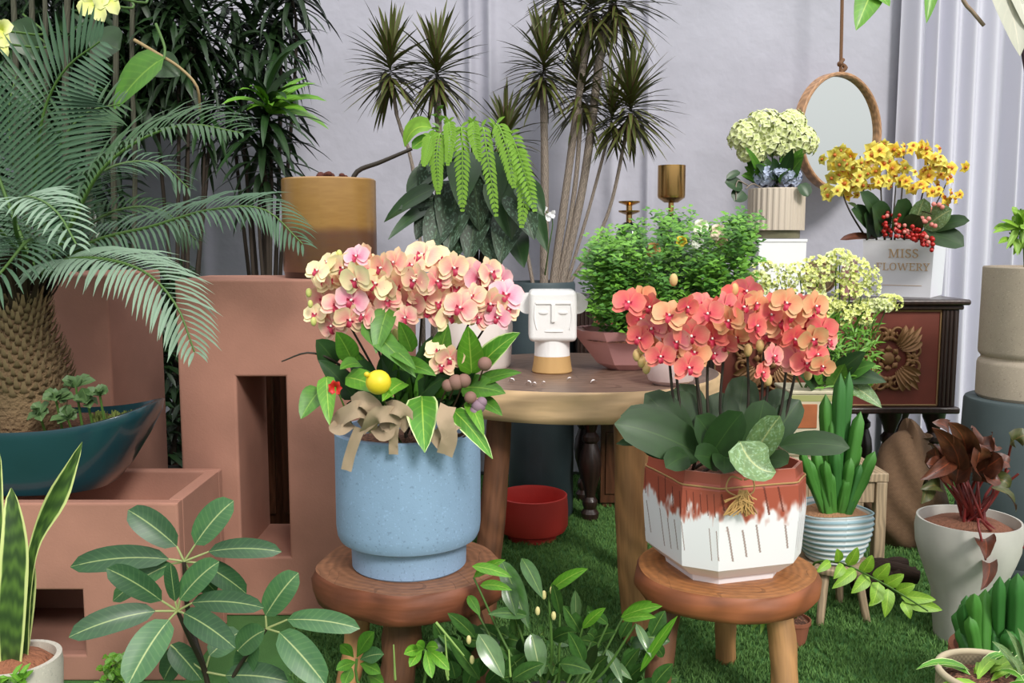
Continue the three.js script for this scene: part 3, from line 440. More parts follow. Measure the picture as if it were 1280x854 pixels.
// ---- compound leaves
function frond(paths, nL, len, W, o = {}) { // leaflets of one feather leaf: rachis points, leaflets per side, length, width
  const c = new THREE.CatmullRomCurve3(paths), out = []; const up0 = o.up ?? V(0, 1, 0.15);
  for (let i = 0; i < nL; i++) {
    const t = (o.t0 ?? 0.06) + (1 - (o.t0 ?? 0.06)) * i / (nL - 1), p = c.getPointAt(Math.min(t, 0.999)), T0 = c.getTangentAt(Math.min(t, 0.999)), up = up0.clone(), S = T0.clone().cross(up).normalize(), l = len * (0.35 + 0.65 * Math.sin(Math.PI * Math.pow(t, o.pk ?? 0.75)) ** 0.7) * R(0.92, 1.06) * (t > 0.93 ? 0.7 : 1);
    for (const s of [-1, 1]) { const d = S.clone().multiplyScalar(s * (o.spread ?? 1)).addScaledVector(T0, (o.fwd ?? 0.45) + 0.5 * t * t).addScaledVector(up, (o.lift ?? 0.25) * R(0.7, 1.3)); out.push(blade(strapPts(p, d, l, (o.droop ?? 0.5) * R(0.7, 1.3), o.n ?? 5), W * (o.taper ? 1 - 0.5 * t : 1), { cols: o.cols ?? 3, prof: o.prof ?? PROF.lance, up: S.clone().multiplyScalar(0.0).add(up).addScaledVector(T0, 0.15), fold: o.fold ?? 0.2 })); }
  }
  return merge(out);
}
function lathePot(o, name, prof, base, m, seg = 56) { return part(name, lathe(prof, V(base.x, 0, base.z), seg), m, o); }
function hiddenPot(o, base, r, h, m) { // plain flared nursery pot
  const b = base.y; part('pot', lathe([[0, b], [r * 0.75, b], [r * 0.78, b + 0.01], [r * 0.95, b + h * 0.85], [r * 1.04, b + h * 0.86], [r * 1.04, b + h], [r * 0.95, b + h], [r * 0.9, b + h * 0.8], [0, b + h * 0.78]], V(base.x, 0, base.z)), m, o); part('soil', soilDisc(V(base.x, b + h * 0.85, base.z), r * 0.93), M.soil, o);
}
M.stemShrub = mat(0x352c22, 0.85); M.plasticPot = mat(0x3b3a38, 0.6); M.clayPot = mat(0x9a5d43, 0.85, { map: rep(T.mottle, 4) });
// ---------------------------------------------------------------- cycad in the teal planter
{
  const C = V(P(32, 560, 2.4).x, TR.h, -2.385), o = thing('potted_cycad', 'old cycad with scaly trunk and feather fronds in a teal boat-shaped planter', 'potted plant', C);
  M.teal = mat(0x1c434c, 0.28, { map: rep(T.mottle, 3), clearcoat: 0.5 });
  { // boat-shaped bowl: long rounded outline, flaring up, its ends higher
    const pos = [], uv = [], idx = [], n = 72, rows = [[0.62, 0], [0.68, 0.004], [0.78, 0.04], [0.9, 0.1], [0.985, 0.15], [1.0, 0.172], [0.965, 0.172], [0.94, 0.15], [0.9, 0.13]], A = 0.345, Bz = 0.175;
    rows.forEach(([k, y], i) => { for (let j = 0; j <= n; j++) { const a = j / n * 6.28318, c = Math.cos(a), s = Math.sin(a), e = 0.72; const x = A * Math.sign(c) * Math.pow(Math.abs(c), e) * (k + (k - 0.62) * 0.15), z = Bz * Math.sign(s) * Math.pow(Math.abs(s), e) * (k * 0.7 + 0.3); pos.push(C.x + x, TR.h + y * (1 + 0.28 * c * c), C.z + z); uv.push(a * 0.3, y); } });
    for (let i = 0; i < rows.length - 1; i++) for (let j = 0; j < n; j++) { const a = i * (n + 1) + j, b = a + n + 1; idx.push(a, b, a + 1, b, b + 1, a + 1); }
    const cap = (i) => { const [k, y] = rows[i]; const q = pos.length / 3; pos.push(C.x, TR.h + y, C.z); uv.push(0, 0); for (let j = 0; j < n; j++) idx.push(q, i * (n + 1) + j, i * (n + 1) + j + 1); }; cap(0);
    const g = new THREE.BufferGeometry(); g.setAttribute('position', new THREE.Float32BufferAttribute(pos, 3)); g.setAttribute('uv', new THREE.Float32BufferAttribute(uv, 2)); g.setIndex(idx); g.computeVertexNormals(); part('planter', g, M.teal, o);
    const sg = new THREE.CircleGeometry(1, 48); sg.rotateX(-Math.PI / 2); sg.scale(A * 0.93, 1, Bz * 0.93); { const p = sg.attributes.position; for (let i = 0; i < p.count; i++) p.setY(i, 0.148 + 0.012 * Math.sin(p.getX(i) * 14) + 0.02 * (p.getX(i) / A) ** 2); } sg.translate(C.x, TR.h, C.z); sg.computeVertexNormals(); part('soil', sg, M.soil, o);
  }
  const tb = V(P(30, 520, 2.4).x, TR.h + 0.14, -2.4), tt = P(36, 385, 2.4).y, H = tt - tb.y; M.trunk = mat(0x8f7656, 0.95, { map: rep(T.mottle, 8), bumpMap: rep(T.coarse, 10), bumpScale: 0.008 });
  const rad = t => 0.088 + 0.032 * Math.sin(Math.PI * Math.min(1, t * 1.25)) - 0.02 * t;
  const trunk = part('trunk', lathe([0, 0.1, 0.2, 0.35, 0.5, 0.65, 0.8, 0.95, 1.1].map(t => [rad(t), tb.y + H * t]).concat([[0.001, tb.y + H * 1.12]]), V(tb.x, 0, tb.z), 40), M.trunk, o);
  seed(31); const sc = []; for (let i = 0; i < 420; i++) { const t = 0.3 + 0.78 * i / 420, a = i * 2.39996, r = rad(t); const q = V(tb.x + Math.cos(a) * r, tb.y + H * t, tb.z + Math.sin(a) * r), out = V(Math.cos(a), 0.15, Math.sin(a)); const l = R(0.018, 0.034); sc.push(blade(bez(q.clone().addScaledVector(out, -0.004), q.clone().addScaledVector(out, 0.014), q.clone().addScaledVector(out, 0.02).add(V(0, l, 0)), 4), R(0.018, 0.028), { cols: 3, up: out, prof: t2 => 1 - 0.75 * t2, fold: -0.35 })); }
  stuff(part('leaf_scar', merge(sc), mat(0xb39871, 0.95, { map: rep(T.grain, 2) }), trunk), 'rows of old pale leaf bases on the trunk');
  const sh = []; for (let i = 0; i < 90; i++) { const a = R(6.28), y = R(0.98, 1.16), r = rad(1) * R(0.6, 1.05); const q = V(tb.x + Math.cos(a) * r, tb.y + H * y, tb.z + Math.sin(a) * r); sh.push(blade([q, q.clone().add(V(Math.cos(a) * 0.03, 0.04, Math.sin(a) * 0.03)), q.clone().add(V(Math.cos(a) * 0.07, 0.11, Math.sin(a) * 0.07))], 0.02, { cols: 3, prof: t2 => 1 - 0.6 * t2, up: V(Math.cos(a), 0.2, Math.sin(a)) })); }
  stuff(part('leaf_base', merge(sh), mat(0x3a2c1e, 0.9), trunk));
  const K = (px, py, d) => P(px, py, d), F0 = [50, 352, 2.4];
  const fr = [
    { p: [F0, [43, 260, 2.42], [46, 195, 2.42], [58, 130, 2.4], [84, 84, 2.36], [125, 52, 2.32]], l: 0.22, w: 0.011, m: L.cycad, up: V(0, 0.25, 1), n: 40, droop: 0.15, fwd: 0.35, lift: 0.06 },
    { p: [F0, [92, 275, 2.36], [125, 215, 2.32], [175, 175, 2.28], [235, 156, 2.25], [300, 166, 2.22]], l: 0.19, w: 0.009, m: L.cycadMid, up: V(-0.2, 1, 0.45), n: 48, droop: 0.9, fwd: 0.5, lift: 0.35 },
    { p: [F0, [110, 305, 2.42], [190, 283, 2.42], [265, 262, 2.4], [330, 262, 2.38], [378, 305, 2.36]], l: 0.17, w: 0.008, m: L.cycad, up: V(0, 1, 0.5), n: 50, droop: 1.1, fwd: 0.55, lift: 0.25 },
    { p: [F0, [75, 328, 2.3], [135, 325, 2.18], [188, 345, 2.1], [222, 385, 2.06], [243, 440, 2.04]], l: 0.17, w: 0.009, m: L.cycadPale, up: V(0.1, 1, 0.4), n: 46, droop: 1.0, fwd: 0.6, lift: 0.2 },
    { p: [F0, [20, 290, 2.2], [25, 250, 2.05], [50, 250, 1.95], [75, 270, 1.88], [95, 305, 1.84]], l: 0.13, w: 0.008, m: L.cycadPale, up: V(0, 1, 0.4), n: 34, droop: 0.8, fwd: 0.6, lift: 0.2 },
    { p: [F0, [20, 280, 2.4], [-10, 200, 2.4], [-40, 130, 2.38], [-60, 90, 2.36]], l: 0.22, w: 0.011, m: L.cycad, up: V(0, 0.3, 1), n: 40, droop: 0.2, fwd: 0.35, lift: 0.06 },
    { p: [F0, [60, 250, 2.5], [75, 180, 2.56], [110, 140, 2.6], [150, 130, 2.62]], l: 0.18, w: 0.009, m: L.cycadMid, up: V(0, 0.5, 1), n: 36, droop: 0.3, fwd: 0.4, lift: 0.1 },
    { p: [F0, [10, 300, 2.3], [-30, 262, 2.2], [-60, 270, 2.1], [-80, 320, 2.05]], l: 0.16, w: 0.009, m: L.cycad, up: V(0, 1, 0.3), n: 36, droop: 0.8, fwd: 0.5, lift: 0.2 },
    { p: [F0, [100, 290, 2.5], [150, 262, 2.56], [200, 262, 2.6], [245, 300, 2.62]], l: 0.16, w: 0.008, m: L.cycadMid, up: V(0, 1, 0.4), n: 36, droop: 0.9, fwd: 0.5, lift: 0.2 },
    { p: [F0, [30, 270, 2.5], [15, 190, 2.55], [10, 140, 2.58], [20, 95, 2.6]], l: 0.2, w: 0.01, m: L.cycadMid, up: V(0, 0.3, 1), n: 36, droop: 0.2, fwd: 0.35, lift: 0.1 },
    { p: [F0, [90, 300, 2.5], [110, 230, 2.6], [150, 205, 2.66], [200, 205, 2.7], [235, 235, 2.72]], l: 0.16, w: 0.008, m: L.cycad, up: V(0, 1, 0.5), n: 36, droop: 0.8, fwd: 0.5, lift: 0.2 },
    { p: [F0, [40, 300, 2.25], [10, 330, 2.1], [-20, 370, 2.04], [-35, 420, 2.0]], l: 0.14, w: 0.009, m: L.cycad, up: V(0, 1, 0.3), n: 30, droop: 0.8, fwd: 0.5, lift: 0.2 },
  ];
  seed(33); for (const f of fr) { const pts = f.p.map(q => K(...q)); const m = stuff(part('frond', frond(pts, f.n, f.l, f.w, { up: f.up, droop: f.droop, fwd: f.fwd, lift: f.lift, n: 5 }), f.m, o)); m.userData = {}; part('rachis', tube(pts, 0.0065, 0.002, 24, 6), M.stemGreen, m); }
  // succulent and moss round the foot
  seed(35); for (const [px, py, n] of [[70, 500, 14], [95, 485, 12], [110, 505, 12], [50, 520, 10], [85, 525, 12], [125, 495, 9]]) { const q = P(px, py, 2.26); for (let i = 0; i < n; i++) { const d = dirAE(R(6.28), R(-0.3, 1.2)), B = q.clone().addScaledVector(d, R(0.02, 0.05)); part('succulent_leaf', blade(bez(q, q.clone().lerp(B, 0.5).add(V(0, 0.012, 0)), B, 5), R(0.024, 0.034), { prof: PROF.obovate, up: V(0, 0.7, 0.7), fold: 0.3 }), L.succ, o); } part('succulent_stem', tube([V(q.x, TR.h + 0.14, q.z - 0.03), q], 0.004, 0.003, 4, 6), M.stemGreen, o); }
  const ms = []; for (let i = 0; i < 260; i++) { const a = P(R(118, 168), 524, R(2.3, 2.42)); a.y = TR.h + 0.165; ms.push(blade([a, a.clone().add(V(R(-0.01, 0.01), R(0.008, 0.03), R(-0.01, 0.01)))], 0.008, { cols: 2, prof: t => 1 - t * 0.6, up: V(R(-1, 1), 0.1, 1) })); } stuff(part('moss', merge(ms), mat(0x6e7a3a, 0.9), o));
}
// ---------------------------------------------------------------- brown glazed pot on the plinth
{
  const d = 2.765, b = V(PX(414 - 640, d), B1.top, -d), r = PX(57.5, d), H = P(414, 222, d - r).y - B1.top + 0.004, o = thing('glazed_pot_plant', 'tall ochre and brown glazed cylinder pot with one bare leaning stem', 'potted plant', b);
  const g = tex(128, 256, (u, v) => { const n = fbm(u, v, 6, 4, 12), st = fbm(u * 0.3, v, 48, 2, 9); const t = sstep(0.42, 0.54, v + 0.05 * (n - 0.5)); let c = mixc([0.4, 0.28, 0.22], [0.64, 0.49, 0.27], t); c = mixc(c, [0.46, 0.32, 0.16], 0.3 * st); return v < 0.06 ? [0.2, 0.12, 0.09] : c; });
  const m = mat(0xffffff, 0.3, { map: g, clearcoat: 0.25 }); const prof = [[0, 0], [r * 0.96, 0], [r * 0.98, 0.016], [r, 0.022], [r, H - 0.004], [r - 0.004, H], [r - 0.01, H], [r - 0.012, H - 0.03]];
  const G1 = new THREE.LatheGeometry(prof.map(q => new THREE.Vector2(Math.max(q[0], 1e-4), q[1])), 64), uv = G1.attributes.uv, pp = G1.attributes.position; for (let i = 0; i < uv.count; i++) uv.setXY(i, uv.getX(i) * 2, clamp(pp.getY(i) / H, 0.005, 0.995));
  const g2 = toCreasedNormals(G1, 0.6); g2.translate(b.x, b.y, b.z); part('pot', g2, m, o); part('soil', soilDisc(V(b.x, B1.top + H - 0.02, b.z), r - 0.012, 0.012), M.soil, o);
  seed(3); const ch = []; for (let i = 0; i < 26; i++) ch.push(ball(R(0.006, 0.012), V(b.x + R(-0.04, 0.05), B1.top + H + R(-0.006, 0.01), b.z + R(-0.02, 0.08)), 1, 0.8, 1, 6, 5)); stuff(part('bark_chips', merge(ch), mat(0x54291f, 0.9), o));
  part('stem', tube([V(P(438, 222, d).x, B1.top + H - 0.02, -d), P(446, 215, d), P(475, 203, d), P(515, 186, d)], 0.008, 0.005, 14, 8), M.stemDark, o);
  leafPx(o, L.lime, [540, 160, d], [506, 184, d], 26, { prof: PROF.ovate, bow: V(-0.02, 0.045, 0.02), fold: 0.5 }); leafPx(o, L.bright, [515, 186, d], [544, 168, d], 16, { prof: PROF.ovate });
}
// ---------------------------------------------------------------- dark shrubs behind the terracotta blocks
function strapShrub(name, label, base, heads, o = {}) {
  const t = thing(name, label, 'shrub', base); hiddenPot(t, base, o.pr ?? 0.13, 0.26, M.plasticPot);
  for (const [px, py, d, n, l, w, dr, m] of heads) {
    const C = P(px, py, d); part('stem', tube([V(base.x + R(-0.05, 0.05), 0.22, base.z + R(-0.05, 0.05)), V((base.x * 0.6 + C.x * 0.4), C.y * 0.45, (base.z + C.z) / 2), C.clone().add(V(R(-0.03, 0.03), -0.12, 0)), C], 0.01, 0.006, 16, 7), M.stemShrub, t);
    const gs = rosette(C, n, l, w, { droop: dr, e1: 1.2, e0: -0.7, h: 0.14, n: 7 });
    if (o.single) for (const g of gs) part('leaf', g, m ?? L.dark, t); else stuff(part('leaf_cluster', merge(gs), m ?? L.dark, t));
  }
  return t;
}
seed(41);
strapShrub('dracaena_shrub', 'leafy dark green dracaena with one bright rosette, behind the brown pot', V(P(330, 300, 3.5).x, 0, -3.52), [[335, 138, 3.5, 30, 0.3, 0.034, 1.3, L.darkGloss], [328, 170, 3.5, 24, 0.28, 0.03, 1.4, L.dark], [332, 212, 3.5, 30, 0.27, 0.03, 1.5, L.dark], [298, 150, 3.55, 24, 0.26, 0.028, 1.6, L.dark]], { single: true });
{ const t = scene.children[scene.children.length - 1]; for (let i = 0; i < 14; i++) { const A = P(338, 142, 3.46), D = dirAE(R(-1.2, 2.4), R(0.2, 1.3)); part('leaf', blade(strapPts(A, D, R(0.14, 0.26), 1.2, 7), 0.034, { up: V(0, 0.6, 0.8), prof: PROF.strap }), L.bright, t); } }
strapShrub('dracaena_shrub', 'tall dark dracaena with drooping leaf heads reaching above the frame, near the cloth backdrop', V(P(335, 300, 3.75).x, 0, -3.75), [[345, 25, 3.7, 44, 0.3, 0.026, 2.0], [318, 60, 3.68, 40, 0.3, 0.026, 2.0], [290, 10, 3.7, 40, 0.3, 0.026, 1.8], [362, -15, 3.7, 36, 0.28, 0.026, 2.0], [285, 100, 3.6, 36, 0.26, 0.024, 1.8], [345, 75, 3.75, 32, 0.24, 0.024, 2.0, L.darkGloss]]);
strapShrub('dracaena_shrub', 'dense dark dracaena behind the upright cycad fronds', V(P(215, 300, 3.5).x, 0, -3.5), [[245, 55, 3.45, 44, 0.28, 0.024, 1.8], [215, 30, 3.45, 44, 0.3, 0.024, 1.8], [255, 130, 3.5, 30, 0.22, 0.022, 1.5, L.darkGloss], [200, 80, 3.55, 40, 0.28, 0.024, 1.6], [230, 0, 3.5, 30, 0.3, 0.024, 1.8], [255, 175, 3.5, 24, 0.2, 0.02, 1.6]]);
{ // thicket at the far left: bare trunks with small dark leaves, two broad leaves and pale flowers
  const base = V(P(95, 300, 3.3).x, 0, -3.45), t = thing('evergreen_thicket', 'dark thicket of bare trunks and small leaves behind the cycad', 'shrub', base); hiddenPot(t, base, 0.2, 0.3, M.plasticPot); seed(47);
  M.trunkGrey = mat(0x5a5a48, 0.85, { map: rep(T.grain, 6, 3) });
  for (const [px, r] of [[40, 0.012], [58, 0.01], [82, 0.014], [115, 0.012], [145, 0.012], [165, 0.01], [20, 0.012]]) part('trunk', tube([V(base.x + (px - 90) * 0.0012, 0.25, base.z + R(-0.08, 0.08)), P(px + R(-6, 6), 200, 3.3), P(px, 90, 3.3), P(px - R(-5, 8), -60, 3.32)], r, r * 0.8, 20, 8, 0.04), M.trunkGrey, t);
  const gs = [[], [], []]; for (let i = 0; i < 5200; i++) { const u = R(-40, 235), v = R(-60, i % 2 ? 340 : 160), d = R(3.35, 4.0); if (v > 150 && u > 150) continue; const A = P(u, v, d), D = dirAE(R(6.28), R(-1.2, 0.9)); gs[i % 3].push(blade(strapPts(A, D, R(0.08, 0.17), 0.9, 4), R(0.016, 0.032), { cols: 3, up: V(R(-0.4, 0.4), 1, 0.5) })); }
  for (let i = 0; i < 700; i++) { const A = P(R(192, 232), R(330, 640), R(3.4, 3.75)); gs[i % 3].push(blade(strapPts(A, dirAE(R(6.28), R(-1.2, 0.9)), R(0.06, 0.12), 0.9, 4), R(0.016, 0.03), { cols: 3, up: V(R(-0.4, 0.4), 1, 0.5) })); }
  gs.forEach((g, i) => stuff(part('foliage', merge(g), [L.dark, L.dark, L.darkGloss][i], t)));
  leafPx(t, L.midGreen, [205, 72, 3.0], [142, 138, 3.0], 46, { prof: PROF.ovate, fold: 0.35 }); leafPx(t, L.darkGloss, [150, 62, 3.1], [110, 52, 3.1], 50, { prof: PROF.ovate }); leafPx(t, L.darkGloss, [15, 28, 3.1], [45, 75, 3.1], 46, { prof: PROF.ovate }); leafPx(t, L.darkGloss, [195, 80, 3.1], [225, 95, 3.1], 40, { prof: PROF.ovate });
  part('stalk', tube([P(195, 30, 3.12), P(206, 60, 3.05), P(205, 74, 3.0)], 0.005, 0.004, 8, 6), M.stemGreen, t);
  part('branch', tube([P(168, 50, 3.1), P(195, 66, 3.08), P(225, 85, 3.06), P(246, 108, 3.04), P(250, 140, 3.1)], 0.006, 0.004, 16, 7), mat(0xa08a62, 0.8), t);
  for (const [px, py, r] of [[4, 38, 0.05], [122, 3, 0.055], [140, -4, 0.05], [8, 55, 0.03]]) { const C = P(px, py, 2.95); for (let k = 0; k < 4; k++) { const a = k * 1.57 + 0.5, B = C.clone().add(V(Math.cos(a) * r, Math.sin(a) * r - 0.015, 0.02)); part('flower_petal', blade(bez(C, C.clone().lerp(B, 0.5).add(V(0, 0, 0.03)), B, 6), r * 0.95, { prof: PROF.ellipse, up: V(0, 0, 1) }), FL.greeny, t); } part('flower_stalk', tube([C, C.clone().add(V(0.05, 0.02, -0.15)), P(px + 25, py - 20, 3.28)], 0.004, 0.004, 8, 5), M.stemGreen, t); }
}
// ---------------------------------------------------------------- narrow-leaved dragon trees
function headPx(t, px, py, d, n0, Lp, w = 5.4, e0 = -0.85, n = Math.round(n0 * 1.7)) { const C = P(px, py, d); return stuff(part('leaf_rosette', merge(rosette(C, n, PX(Lp, d), PX(w, d), { droop: 0.55, e1: 1.5, e0, h: PX(34, d), n: 6 })), L.marg, t)); }
{
  const d = 3.3, b = V(PX(530 - 640, d), 0, -d), t = thing('dragon_tree', 'two-headed dragon tree with thin stems rising behind the lime fern', 'tree', b); hiddenPot(t, b, 0.12, 0.24, M.plasticPot); seed(51);
  part('stem', tube([V(b.x, 0.2, b.z), P(525, 300, d), P(513, 195, d), P(496, 145, d), P(490, 98, d)], 0.009, 0.006, 24, 7), M.stemTan, t); headPx(t, 488, 88, d, 62, 72);
  part('stem', tube([V(b.x + 0.02, 0.2, b.z), P(545, 300, d), P(549, 190, d), P(546, 100, d)], 0.013, 0.011, 24, 8), M.stemTan, t); headPx(t, 546, 92, d, 66, 72);
  for (let i = 0; i < 16; i++) { const y = R(126, 165); part('young_leaf', blade(strapPts(P(548 + R(-3, 3), y, d - 0.02), dirAE(R(6.28), R(-0.2, 0.9)), 0.035, 0.8, 4), 0.012, { cols: 3, up: V(0, 0.5, 0.9) }), L.bright, t); }
}
{
  const d = 3.64, b = V(PX(677 - 640, d), 0, -d), t = thing('dragon_tree', 'cluster of tall slender dragon tree stems in a slate planter behind the face vase', 'tree', b), r = PX(42, d), H = P(677, 352, d).y; seed(53);
  M.slate = mat(0x46555a, 0.6, { map: rep(T.mottle, 3), bumpMap: rep(T.fine, 4), bumpScale: 0.001 });
  part('planter', lathe([[0, 0], [r * 0.96, 0], [r * 0.98, 0.01], [r, H - 0.01], [r - 0.004, H], [r - 0.014, H], [r - 0.016, H - 0.05]], V(b.x, 0, b.z)), M.slate, t); part('soil', soilDisc(V(b.x, H - 0.03, b.z), r - 0.015), M.soil, t);
  const st = [[[690, 362], [712, 205], [738, 15], 0.017, 0.013, 78], [[700, 362], [730, 225], [750, 70], 0.016, 0.017, 0], [[680, 362], [681, 210], [679, 100], 0.018, 0.014, 0], [[706, 362], [738, 255], [763, 160], 0.007, 0.006, 0], [[708, 362], [757, 275], [786, 150], 0.007, 0.007, 0], [[696, 362], [718, 240], [727, 135], 0.01, 0.009, 0], [[668, 362], [650, 270], [634, 190], 0.008, 0.007, 0]];
  for (const [a, m, e, r0, r1] of st) { const A = P(a[0], a[1], d - 0.01); A.y = H - 0.04; A.x = clamp(A.x, b.x - 0.09, b.x + 0.09); part('stem', tube([A, P(m[0], m[1], d), P(e[0], e[1], d)], r0, r1, 24, 9, 0.03), M.stemTan, t); }
  part('stem', tube([P(750, 70, d), P(757, 35, d), P(768, 5, d)], 0.014, 0.012, 10, 8), M.stemTan, t);
  headPx(t, 738, 8, d, 66, 84); headPx(t, 770, 0, d, 70, 84); headPx(t, 679, 88, d, 62, 66); headPx(t, 765, 148, d - 0.02, 36, 56); headPx(t, 788, 135, d - 0.04, 80, 74); headPx(t, 727, 118, d + 0.05, 62, 68); headPx(t, 632, 180, d + 0.03, 46, 60); headPx(t, 700, -10, d + 0.06, 40, 70);
  for (const [px, py] of [[679, 262], [684, 272], [676, 284], [690, 268]]) for (let k = 0; k < 3; k++) { const C = P(px, py, d - 0.12), B = C.clone().add(V(Math.cos(k * 2.1 + px) * 0.018, Math.sin(k * 2.1 + px) * 0.018, 0.012)); part('white_petal', blade(bez(C, C.clone().lerp(B, 0.5).add(V(0, 0, 0.01)), B, 4), 0.018, { prof: PROF.ellipse, up: V(0, 0, 1) }), M.whiteBox, t); }
  part('flower_stalk', tube([P(681, 345, d - 0.02), P(686, 310, d - 0.1), P(690, 272, d - 0.12), P(678, 262, d - 0.12)], 0.003, 0.002, 12, 5), M.stemGreen, t);
}
// ---------------------------------------------------------------- lime fern in the tall white vase
{
  const d = 2.8, b = V(PX(592 - 640, d), TB.h, -d), t = thing('potted_fern', 'lime green drooping ferns over speckled dark leaves in a tall white vase', 'potted plant', b); seed(57);
  b.x = PX(594 - 640, d); const r = PX(47, d), top = P(592, 335, d).y; M.vaseWhite = mat(0xe6dcd6, 0.55);
  part('vase', lathe([[0, TB.h], [r * 0.9, TB.h], [r * 0.95, TB.h + 0.01], [r, TB.h + 0.12], [r * 0.86, top], [r * 0.8, top], [r * 0.85, TB.h + 0.2], [0, TB.h + 0.2]], V(b.x, 0, b.z)), M.vaseWhite, t);
  part('soil', soilDisc(V(b.x, top - 0.04, b.z), r * 0.8), M.soil, t);
  for (let i = 0; i < 7; i++) part('stem', tube([V(b.x + R(-0.03, 0.03), top - 0.04, b.z + R(-0.03, 0.03)), P(R(570, 620), 270, d), P(R(545, 650), R(180, 220), d)], 0.006, 0.004, 10, 6), M.stemDark, t);
  for (const [a, bb, w] of [[[575, 225], [560, 318], 54], [[555, 200], [525, 245], 44], [[590, 210], [600, 290], 46], [[620, 220], [640, 300], 48], [[640, 240], [668, 300], 44], [[545, 235], [480, 278], 24], [[548, 250], [498, 262], 22], [[545, 255], [485, 300], 20], [[600, 250], [585, 330], 44], [[620, 265], [610, 335], 40], [[560, 190], [535, 215], 40], [[640, 265], [625, 330], 44], [[655, 250], [684, 315], 30], [[585, 190], [575, 260], 48], [[612, 190], [625, 250], 44], [[540, 215], [508, 240], 30], [[650, 230], [680, 270], 36], [[560, 260], [535, 320], 44], [[575, 280], [560, 335], 40], [[640, 290], [655, 335], 34], [[600, 280], [625, 340], 40], [[545, 260], [520, 300], 34], [[630, 200], [660, 235], 40]]) leafPx(t, R() < 0.4 ? L.darkGloss : L.velvet, [...a, d - R(0.0, 0.12)], [...bb, d - R(0.08, 0.2)], w, { prof: PROF.ovate, fold: 0.3 });
  const fd = d - 0.16; for (const q of [[[552, 172], [546, 192], [548, 240], 0.026], [[540, 176], [534, 188], [530, 206], 0.02], [[576, 163], [578, 195], [578, 262], 0.026], [[600, 163], [610, 200], [620, 268], 0.024], [[616, 160], [634, 186], [642, 232], 0.026], [[630, 172], [652, 205], [668, 262], 0.03], [[590, 158], [594, 175], [600, 200], 0.02], [[642, 195], [655, 235], [652, 282], 0.026], [[560, 158], [563, 172], [560, 205], 0.022]]) { const pts = [P(q[0][0], q[0][1] + 3, fd - 0.0), P(q[0][0] + (q[1][0] - q[0][0]) * 0.3, q[0][1] - 5, fd - 0.03), P(...q[1], fd - 0.06), P(...q[2], fd - 0.08)]; const m = part('fern_frond', frond(pts, 20, q[3] * R(1.2, 1.5), 0.0095, { up: V(R(-0.5, 0.5), 0.35, 1), droop: R(0.6, 1.1), fwd: 0.5, lift: R(-0.2, 0.5), n: 5, fold: 0.25, pk: 0.6, t0: 0.04 }), L.lime, t); part('rachis', tube(pts, 0.003, 0.001, 14, 5), L.lime, m); part('stalk', tube([P(q[0][0], q[0][1] + 3, fd), P(q[0][0] * 0.7 + 590 * 0.3, q[0][1] + 30, d - 0.06), P(592, 250, d)], 0.003, 0.004, 10, 5), M.stemGreen, t); }
}
